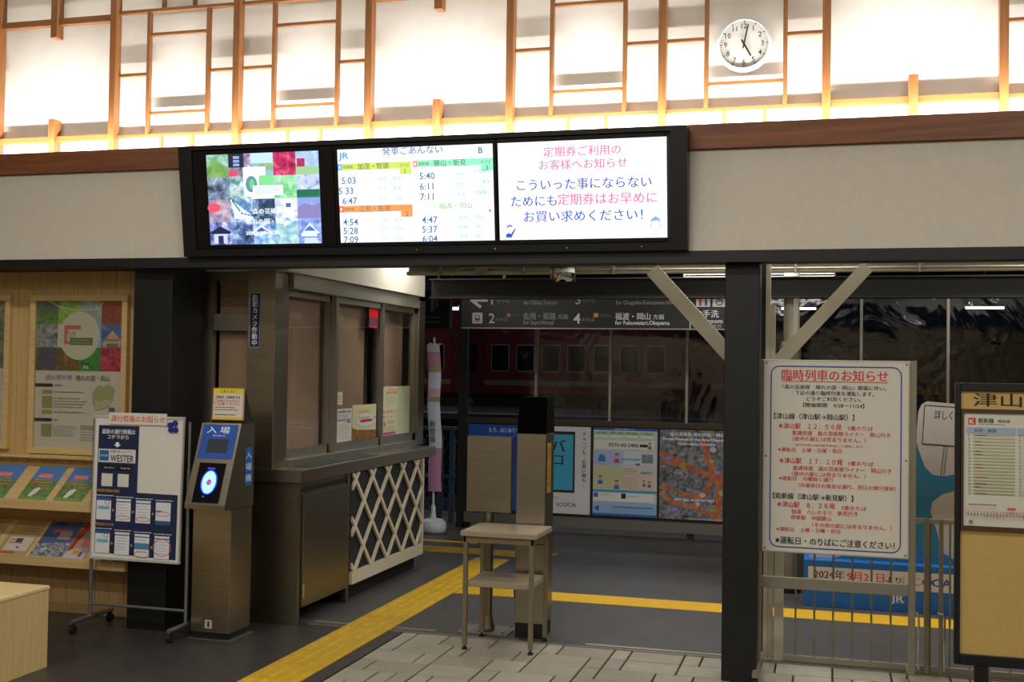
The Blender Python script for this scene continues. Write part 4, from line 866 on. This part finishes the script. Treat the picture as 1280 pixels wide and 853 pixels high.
# ================================================================== WINDBREAK SCREEN with poster cases
WB = mat('windbreak_frame', '2B2B2D', .45, metal=.4)
t = thing('windbreak_screen', (-1.2, 10.97, 0), 'dark framed windbreak with clear film panes across the platform', 'screen wall')
y0, y1 = 10.93, 11.0
box('end_post', (-3.62, -3.53, y0, y1, 0, 2.35, WB), t)
XM = [-3.53, -2.805, -2.06, -1.314, -.567, .18+.1, 1.03, 1.775, 2.6]
XR_ = 2.6
box('top_beam', (-3.62, XR_, y0, y1, 2.31, 2.36, WB), t); box('sill_rail', (-3.53, XR_, y0-.01, y1, 1.055, 1.11, mat('rail_brown', '4A4238', .4, metal=.5)), t); box('bottom_rail', (-3.53, XR_, y0-.02, y1, .06, .16, mat('rail_silver', '7C7A76', .4, metal=.6)), t)
for xm in XM[1:-1]: box('mullion', (xm-.012, xm+.012, y0-.01, y1-.02, 1.11, 2.31, SATIN), t)
for a, b_ in zip(XM[:-1], XM[1:]):
    MB().box(a+.012, b_-.012, y0+.02, y0+.026, 1.11, 2.31, SCREENGLASS).build('pane', t)
box('lower_panel', (-3.53, XR_, y0+.01, y1, .16, 1.055, WB), t)
for a in (-3.55, -1.3, .9, 2.5): box('stub_leg', (a, a+.06, y0, y1, 0, .06, WB), t)
# posters
def pposter(x0, x1, lab, base, W=100, H=141):
    return panel_thing('platform_poster', lab, 'poster', (x0, 10.925, 1.045), (x1-x0, 0, 0), (0, 0, -.855), W, H, base, .01, group='posters on the platform windbreak')
t, s = pposter(-3.50, -2.885, 'blue poster behind the blank sign plate', '1A4AA8')
s.text('もう、はじめてる？', 35, 9, 9, 'D8E4F4', fit=55, bold=.02); s.rect(78, 20, 100, 60, '1440A0'); s.done(t)
t, s = pposter(-2.86, -2.245, 'white poster with a blue phone picture and vertical writing', 'C9C7CC')
s.rect(18, 8, 75, 107, '18181C'); s.rect(23, 13, 72, 103, '3C9CC0'); s.text('バ', 48, 32, 24, '14181C', al='c', bold=.04); s.text('コ', 48, 54, 22, '14181C', al='c', bold=.04)
s.poly([(42, 82), (52, 78), (62, 84), (54, 92), (42, 92)], 'D08830') if False else None
s.vtext('チャージも、お買い物も。', 90, 8, 7.4, '222226', bold=.04); s.text('ICOCA', 46, 126, 9, '2C5C9C', fit=32); s.lines(40, 50, 113, 117, 1, '8090A0'); s.done(t)
t, s = pposter(-2.215, -1.59, 'white and blue customer service guidance poster with small figures', 'B9C2C4', 480, 670)
s.rect(0, 0, 480, 18, '2C50A0'); s.text('JR西日本お客様センター', 160, 9, 14, 'D0DCF0', fit=150)
for q, st in enumerate(('忘れ物', '運賃・時刻', '運行情報', 'ご意見')): s.rect(5+q*115, 28, 112+q*115, 78, '98B890'); s.rect(8+q*115, 52, 109+q*115, 75, 'D0D4C8'); s.text(st, 60+q*115, 40, 20, '3A6A48', al='c', bold=.02)
s.rect(5, 90, 465, 165, 'CFCFC8'); s.line([(5, 90), (465, 90), (465, 165), (5, 165)], 3, '90B090', True); s.text('0570-00-2486', 115, 128, 38, '2C2C3C', fit=225, bold=.02); s.rect(350, 120, 410, 140, '202020')
s.rect(5, 175, 250, 285, '9CACD0'); s.rect(5, 290, 220, 460, 'B8B890'); s.rect(225, 290, 460, 460, 'C8B8A8'); s.rect(225, 175, 470, 285, 'B8C4D0')
def fig(u, v, c, k=1):
    s.ell(u, v, 13*k, 15*k, 'C8988A', 12); s.poly([(u-14*k, v-2), (u-13*k, v-18*k), (u+13*k, v-18*k), (u+14*k, v-2), (u+10*k, v-10*k), (u-10*k, v-10*k)], '282428'); s.poly([(u-20*k, v+45*k), (u-14*k, v+15*k), (u+14*k, v+15*k), (u+20*k, v+45*k)], c)
fig(178, 215, 'C04070', 1.1); fig(180, 415, '3070A8', 1.1); fig(55, 385, '3060A0'); fig(425, 120, 'B84858', .8); s.ell(65, 225, 20, 20, '2878A8', 12); s.poly([(35, 255), (50, 200), (90, 215), (95, 260)], '3070A0'); fig(385, 405, '606870', .7); fig(425, 410, '3868A0', .7)
s.rect(365, 195, 450, 260, picture('smallphoto', ('505058', '787880', 'A0A098'), 60)); s.text('0570-00-8989', 215, 235, 22, '3060A8', fit=140); s.rect(320, 265, 355, 278, '2858A0')
s.lines(225, 350, 300, 350, 3, '907870', .3); s.rect(360, 325, 440, 342, '58A0B8'); s.lines(225, 350, 370, 455, 6, 'C08868', .3)
s.rect(0, 470, 480, 490, '4890A8'); s.rect(5, 490, 460, 560, 'D0D4D4'); s.rect(8, 495, 40, 530, '2860A8'); s.rect(215, 495, 250, 535, '181818'); s.lines(48, 140, 498, 520, 2, '7080A0', .3); s.lines(255, 350, 505, 525, 1, '7080A0', .3)
s.rect(0, 565, 480, 585, '90B0C8'); s.rect(0, 585, 480, 650, '88A8CC'); s.rect(150, 595, 450, 605, '3878B0'); s.lines(155, 440, 612, 645, 3, '6888B0', .3); s.poly([(10, 610), (50, 590), (45, 640)], '2058A0'); s.rect(0, 652, 480, 670, '2858A0'); s.done(t)
t, s = pposter(-1.565, -.90, 'colourful festival poster with orange branching shapes', picture('flowers', ('2A3A28', '4E5A3C', '6C6A8C', '8A8878', 'A89A94'), 16, dist=1.5), 480, 670)
OR = picture('coral', ('9A4C34', 'B06040', 'C08850'), 14)
for pts_, w_ in (([(10, 180), (120, 230), (230, 290), (340, 330)], 34), ([(300, 90), (330, 200), (370, 300)], 40), ([(350, 320), (420, 340), (475, 400)], 50), ([(370, 340), (330, 420), (300, 500), (160, 480), (10, 430)], 32), ([(400, 360), (410, 480), (400, 660)], 42), ([(10, 480), (80, 540), (240, 580), (400, 640)], 30), ([(20, 240), (140, 270), (300, 320)], 24)): s.line(pts_, w_, OR)
for q in range(14): s.ell(random.uniform(20, 460), random.uniform(120, 640), random.uniform(12, 28), random.uniform(8, 22), picture(f'blob{q%4}', (('5858A0', '8080C0'), ('4A6A30', '98B030'), ('B090A0', 'D0B8B8'), ('384830', '506040'))[q % 4]+('A0A0B0',), 30), 12)
s.rect(0, 0, 470, 30, picture('flowers', ('2A3A28',), 9)) if False else None
s.text('森の芸術祭 晴れの国・岡山', 70, 32, 30, 'F0F0F0', fit=370, bold=.05); s.text('Forest Festival of the Arts Okayama:', 20, 68, 28, 'F0F0F0', fit=450, bold=.04); s.text('Clear-skies Country', 125, 102, 26, 'F0F0F0', fit=255, bold=.04); s.text('2024. Sept 28-24 Nov 2024', 105, 520, 24, 'F0F0F0', fit=270, bold=.05); s.lines(150, 380, 545, 590, 4, 'C89088', .3); s.lines(180, 460, 655, 668, 1, 'D0D0D0', .4); s.done(t)

# overhead beam between opening and sign
t = thing('canopy_beam', (-1.0, 8.5, 2.15), 'dark steel canopy beam across the platform above the hanging sign', 'beam')
DB = mat('beam_dark', '1A1817', .5)
MB().box(-3.05, 3.6, 8.5, 8.53, 2.16, 2.295, DB).build('web', t); MB().box(-3.05, 3.6, 8.44, 8.59, 2.295, 2.305, DB).box(-3.05, 3.6, 8.44, 8.59, 2.15, 2.16, DB).build('flanges', t)
struct('ceiling', MB().box(-14, 8, 6.24, 13, 2.85, 2.95, mat('canopy_under', '6A675F', .8)), 'canopy roof over the platform')
# hanging direction sign at Y=10
SGX0, SGX1, SGZ0, SGZ1 = -3.29, -.80, 1.975, 2.36; SY2 = 10.0
t = thing('direction_sign', (-2.0, SY2, SGZ0), 'long dark hanging platform sign with white platform numbers', 'sign')
box('sign_box', (SGX0, SGX1, SY2, SY2+.12, SGZ0+.005, SGZ1, mat('sign_darkgrey', '131115', .5)), t)
box('bottom_lip', (SGX0, SGX1+.02, SY2-.01, SY2+.13, SGZ0-.004, SGZ0+.006, SATIN), t)
for xx in (-2.9, -1.2): MB().tube([(xx, SY2+.06, SGZ1), (xx, SY2+.06, 2.85)], .015, GREYPAINT, 8).build('hanger', t)
# units: crop pixels scale 3.765 ; origin x=85-? px(583)->crop 49 ; use x0=49,y0=~ -? height .385m = 54px = 205 units
pxm = (1275-49)/(SGX1-SGX0)
s = Sheet((SGX0, SY2, SGZ1), (SGX1-SGX0, 0, 0), (0, 0, -(SGZ1-SGZ0)), 1226, (SGZ1-SGZ0)*pxm, emit=0)
H_ = (SGZ1-SGZ0)*pxm; dv = H_-262; g = 'A8A6AA'; D = 49
s.emit = 0
s.line([(45, 135+dv), (120, 135+dv)], 13, g); s.line([(90, 165+dv), (48, 135+dv), (90, 105+dv)], 13, g)
s.text('1', 190-D, 130+dv, 62, g, bold=.01); s.text('のりば', 218-D, 138+dv, 20, '706E74'); s.text('加茂・智頭 方面', 342-D, 108+dv, 32, g); s.text('for Chizu,Tottori', 342-D, 145+dv, 24, '8C8A90', fit=155)
s.text('3', 580-D, 130+dv, 62, g, bold=.01); s.text('のりば', 612-D, 138+dv, 20, '706E74'); s.text('勝山・新見 方面', 762-D, 108+dv, 32, g); s.text('for Chugoku-Katsuyama,Niimi', 762-D, 145+dv, 24, '8C8A90', fit=265)
s.text('2', 180-D, 215+dv, 62, g, bold=.01); s.text('のりば', 212-D, 222+dv, 20, '706E74'); s.text('4', 573-D, 215+dv, 62, 'D0CED2', bold=.02); s.text('のりば', 610-D, 222+dv, 20, '8A888E')
s.rect(265-D, 195+dv, 283-D, 210+dv, 'A06038'); s.lines(288-D, 330-D, 196+dv, 210+dv, 2, '5A5860', .4); s.rect(664-D, 193+dv, 684-D, 211+dv, 'C89020'); s.lines(690-D, 745-D, 196+dv, 212+dv, 2, '6A6870', .4)
s.text('佐用・姫路', 342-D, 207+dv, 34, '908E94', fit=150, bold=.02); s.text('方面', 500-D, 209+dv, 24, '908E94', fit=48); s.text('for Sayo,Himeji', 342-D, 234+dv, 24, '8C8A90', fit=140)
s.text('福渡・岡山', 760-D, 207+dv, 34, 'D8D6DA', fit=155, bold=.03); s.text('方面', 927-D, 209+dv, 24, 'D8D6DA', fit=48, bold=.02); s.text('for Fukuwatari,Okayama', 760-D, 234+dv, 25, 'D8D6DA', fit=240, bold=.02)
s.rrect(103-D, 193+dv, 149-D, 240+dv, 6, 3, g); s.rect(106-D, 196+dv, 146-D, 237+dv, g); s.rect(114-D, 203+dv, 138-D, 226+dv, '302E34'); s.rect(118-D, 207+dv, 134-D, 216+dv, g); s.rect(112-D, 228+dv, 140-D, 231+dv, '302E34')
s.rect(1086-D, 190+dv, 1090-D, 262+dv, 'D8D6DA')
for u0 in (1113, 1183): s.rect(u0-D, 105+dv, u0+60-D, 165+dv, 'C8C6CA')
s.ell(1130-D, 135+dv, 6, 6, 'B03040', 8); s.rect(1125-D, 140+dv, 1136-D, 160+dv, 'B03040'); s.ell(1155-D, 128+dv, 5, 6, '304878', 8); s.rect(1150-D, 134+dv, 1160-D, 160+dv, '304878'); s.ring(1212-D, 145+dv, 13, 13, 4, '28262C', 14); s.line([(1205-D, 118+dv), (1208-D, 140+dv), (1228-D, 142+dv)], 4, '28262C')
s.text('お手洗', 1108-D, 195+dv, 36, 'E0DEE2', fit=102, bold=.03); s.text('Restroom', 1112-D, 225+dv, 26, 'D8D6DA', fit=115, bold=.02); s.text('화장실 卫生间', 1112-D, 247+dv, 16, 'B8B6BA', fit=108); s.done(t, 'pictograms')
# second smaller sign further left
t = thing('direction_sign', (-4.35, 11.3, 2.05), 'small dark hanging sign glimpsed left of the windbreak', 'sign')
box('sign_box', (-4.9, -3.85, 11.3, 11.4, 2.02, 2.42, mat('sign_darkgrey', '131115', .5)), t)
s = Sheet((-4.9, 11.3, 2.42), (1.05, 0, 0), (0, 0, -.4), 105, 40); s.rect(84, 6, 88, 22, '70747C'); s.text('1', 90, 14, 12, '80848C'); s.lines(70, 100, 26, 36, 2, '60646C', .4); s.done(t)
for xx in (-4.7, -4.0): MB().tube([(xx, 11.35, 2.42), (xx, 11.35, 2.85)], .014, GREYPAINT, 8).build('hanger', t)
# fluorescent lamps
TUBE = mat('tube_lit', 'FFF6E8', emit=7)
def lamp(x, y, z, L, label, group='platform fluorescent lamps'):
    t = thing('fluorescent_lamp', (x, y, z), label, 'lamp', group)
    MB().tube([(x-L/2, y, z), (x+L/2, y, z)], .018, TUBE, 10).build('tube', t)
    MB().prism([(x-L/2, y-.05, z+.035), (x-L/2, y+.05, z+.035), (x-L/2, y+.02, z+.09), (x-L/2, y-.02, z+.09)], (L, 0, 0), WHITE).box(x-L/2-.01, x-L/2, y-.03, y+.03, z-.03, z+.05, WHITE).box(x+L/2, x+L/2+.01, y-.03, y+.03, z-.03, z+.05, WHITE).build('fitting', t)
    MB().tube([(x, y, z+.09), (x, y, 2.85)], .012, GREYPAINT, 8).build('stem', t)
lp = at(905, 348.5, 'Y', 9.5)
lamp(-.57, 9.5, lp.z, 1.2, 'bright fluorescent tube above the dark beam right of the black pillar')
lamp(-3.2, 9.5, lp.z+.12, 1.2, 'fluorescent tube further left under the canopy')
# round column
t = thing('round_column', (-.272, 8.62, 0), 'round cream platform column wrapped with padding behind the notice', 'column')
MB().tube([(-.272, 8.62, .03), (-.272, 8.62, 2.85)], .058, WHITEST, 24).build('shaft', t, smooth=True); MB().tube([(-.272, 8.62, 0), (-.272, 8.62, .03)], .085, BLACK, 24).build('base', t)
MB().tube([(-.28, 8.60, 1.35), (-.28, 8.60, 1.78), (-.28, 8.60, 1.84)], [.078, .078, .07], mat('pad_olive', '6A6650', .7), 20).build('pad', t, smooth=True)
box('band', (-.385, -.215, 8.52, 8.53, 1.66, 1.672, WHITEST), t)

# ================================================================== FAR SIDE: track bed, opposite platform, train
far = struct('floor', MB().box(-26, 22, 12.2, 21.0, -.9, -.8, mat('ballast', '302E2C', .95, grain='noise', amt=.4, scale=20, bump=.6)).box(-26, 22, 12.1, 12.2, -.9, -.001, DARK), 'dark track bed between the platforms')
op = struct('floor', MB().box(-26, 22, 21.0, 25.6, -.9, .66, mat('far_platform_side', '26282C', .8)).box(-26, 22, 20.95, 21.5, .62, .73, mat('far_platform_edge', '7E8A96', .7)).box(-26, 22, 21.5, 25.6, .66, .72, ASPH), 'raised opposite platform with a pale edge')
struct('ceiling', MB().box(-26, 20, 20.5, 27.5, 3.9, 4.0, mat('far_canopy', '24242A', .9)), 'dark canopy over the opposite platform')
t = thing('passenger_train', (-9.0, 27.5, .3), 'dark red passenger train standing at the far platform behind the windbreak', 'train')
TR = mat('train_red', '6A1C24', .35, grain='noise', amt=.1, scale=2); TC = mat('train_cream', '7A6A56', .5); TG = mat('train_window', '14181E', .08)
tx_0, tx_1 = -20.0, -1.9
MB().box(tx_0, tx_1, 26.0, 28.7, .9, 3.5, TR, .12).build('body', t)
box('stripe', (tx_0+.1, tx_1-.1, 25.99, 26.0, 1.22, 1.34, TC), t)
WF = mat('window_trim', '8A8880', .4, metal=.3)
x = tx_0+.5; k = 0
while x < tx_1-.9:
    wdt = .46 if k % 8 else .85
    if k % 8 == 0:
        d = box('train_door', (x, x+wdt, 25.98, 26.01, 1.0, 2.7, mat('train_door_red', '541A22', .4)), t); box('door_window', (x+.2, x+wdt-.2, 25.975, 25.98, 1.55, 2.2, TG), d)
    else:
        f = MB().prism([(x+a, 25.985, 1.54+b_) for a, b_ in ((.05, 0), (wdt-.05, 0), (wdt, .05), (wdt, .61), (wdt-.05, .66), (.05, .66), (0, .61), (0, .05))], (0, .02, 0), WF).build('window_frame', t); box('window_pane', (x+.03, x+wdt-.03, 25.978, 25.984, 1.575, 2.165, TG), f)
    x += wdt+.16; k += 1
box('underframe', (tx_0+.2, tx_1-.2, 26.1, 28.6, .5, .9, DARK), t)
for xx in (-19, -17, -6, -4): MB().tube([(xx, 26.1, .4), (xx, 26.25, .4)], .42, DARK, 20).build('wheel', t)
tag(MB().box(-1.5, 20.0, 29.0, 29.3, .0, 2.45, mat('far_building', '2A2224', .9)).box(-1.5, 20, 28.95, 29.0, 2.45, 2.75, mat('far_band', '5A4C38', .8)).build('station_building'), 'low dark building with a brown band far behind the right windbreak panes', 'building')
for (p0, p1, Y_, rr, cc, lab) in (((1207, 385), (1255, 386), 22.0, .022, TUBE, 'short distant fluorescent tube seen through the right windbreak pane'),
                          ((977, 386), (1020, 387), 22.5, .02, TUBE, 'distant fluorescent tube behind the round column'),
                          ((557, 386), (573, 386), 22.0, .03, mat('lamp_blue', 'A8D8FF', emit=4), 'distant bluish lamp at the left end of the platform view')):
    a, b_ = at(*p0, 'Y', Y_), at(*p1, 'Y', Y_); b_.z = a.z
    MB().tube([a, b_], rr, cc, 8).box(a.x-.02, b_.x+.02, Y_-.05, Y_+.05, a.z+rr, a.z+rr+.04, WHITE).tube([((a.x+b_.x)/2, Y_, a.z+rr+.04), ((a.x+b_.x)/2, Y_, 3.9)], .015, GREYPAINT, 6).build('fluorescent_lamp', label=lab, cat='lamp', group='distant platform lamps')

# unseen ceiling fittings
for q, (lx, ly) in enumerate(CEIL_L):
    MB().box(lx-.66, lx+.66, ly-.15, ly+.15, 3.88, 4.1, WHITE).build('ceiling_fitting', label=f'unseen white concourse ceiling light fitting, {("left", "middle", "right")[q%3]} of the {("back", "front", "middle")[q//3]} row', cat='lamp', group='ceiling fittings of the concourse')
for q, (lx, ly) in enumerate(PLAT_L):
    MB().box(lx-.66, lx+.66, ly-.12, ly+.12, 2.735, 2.85, WHITE).build('canopy_fitting', label='white light fitting under the canopy, '+('first row, left', 'first row, right', 'second row, left', 'second row, middle', 'second row, right', 'last row, left', 'last row, middle', 'last row, right')[q], cat='lamp', group='fittings under the platform canopy')
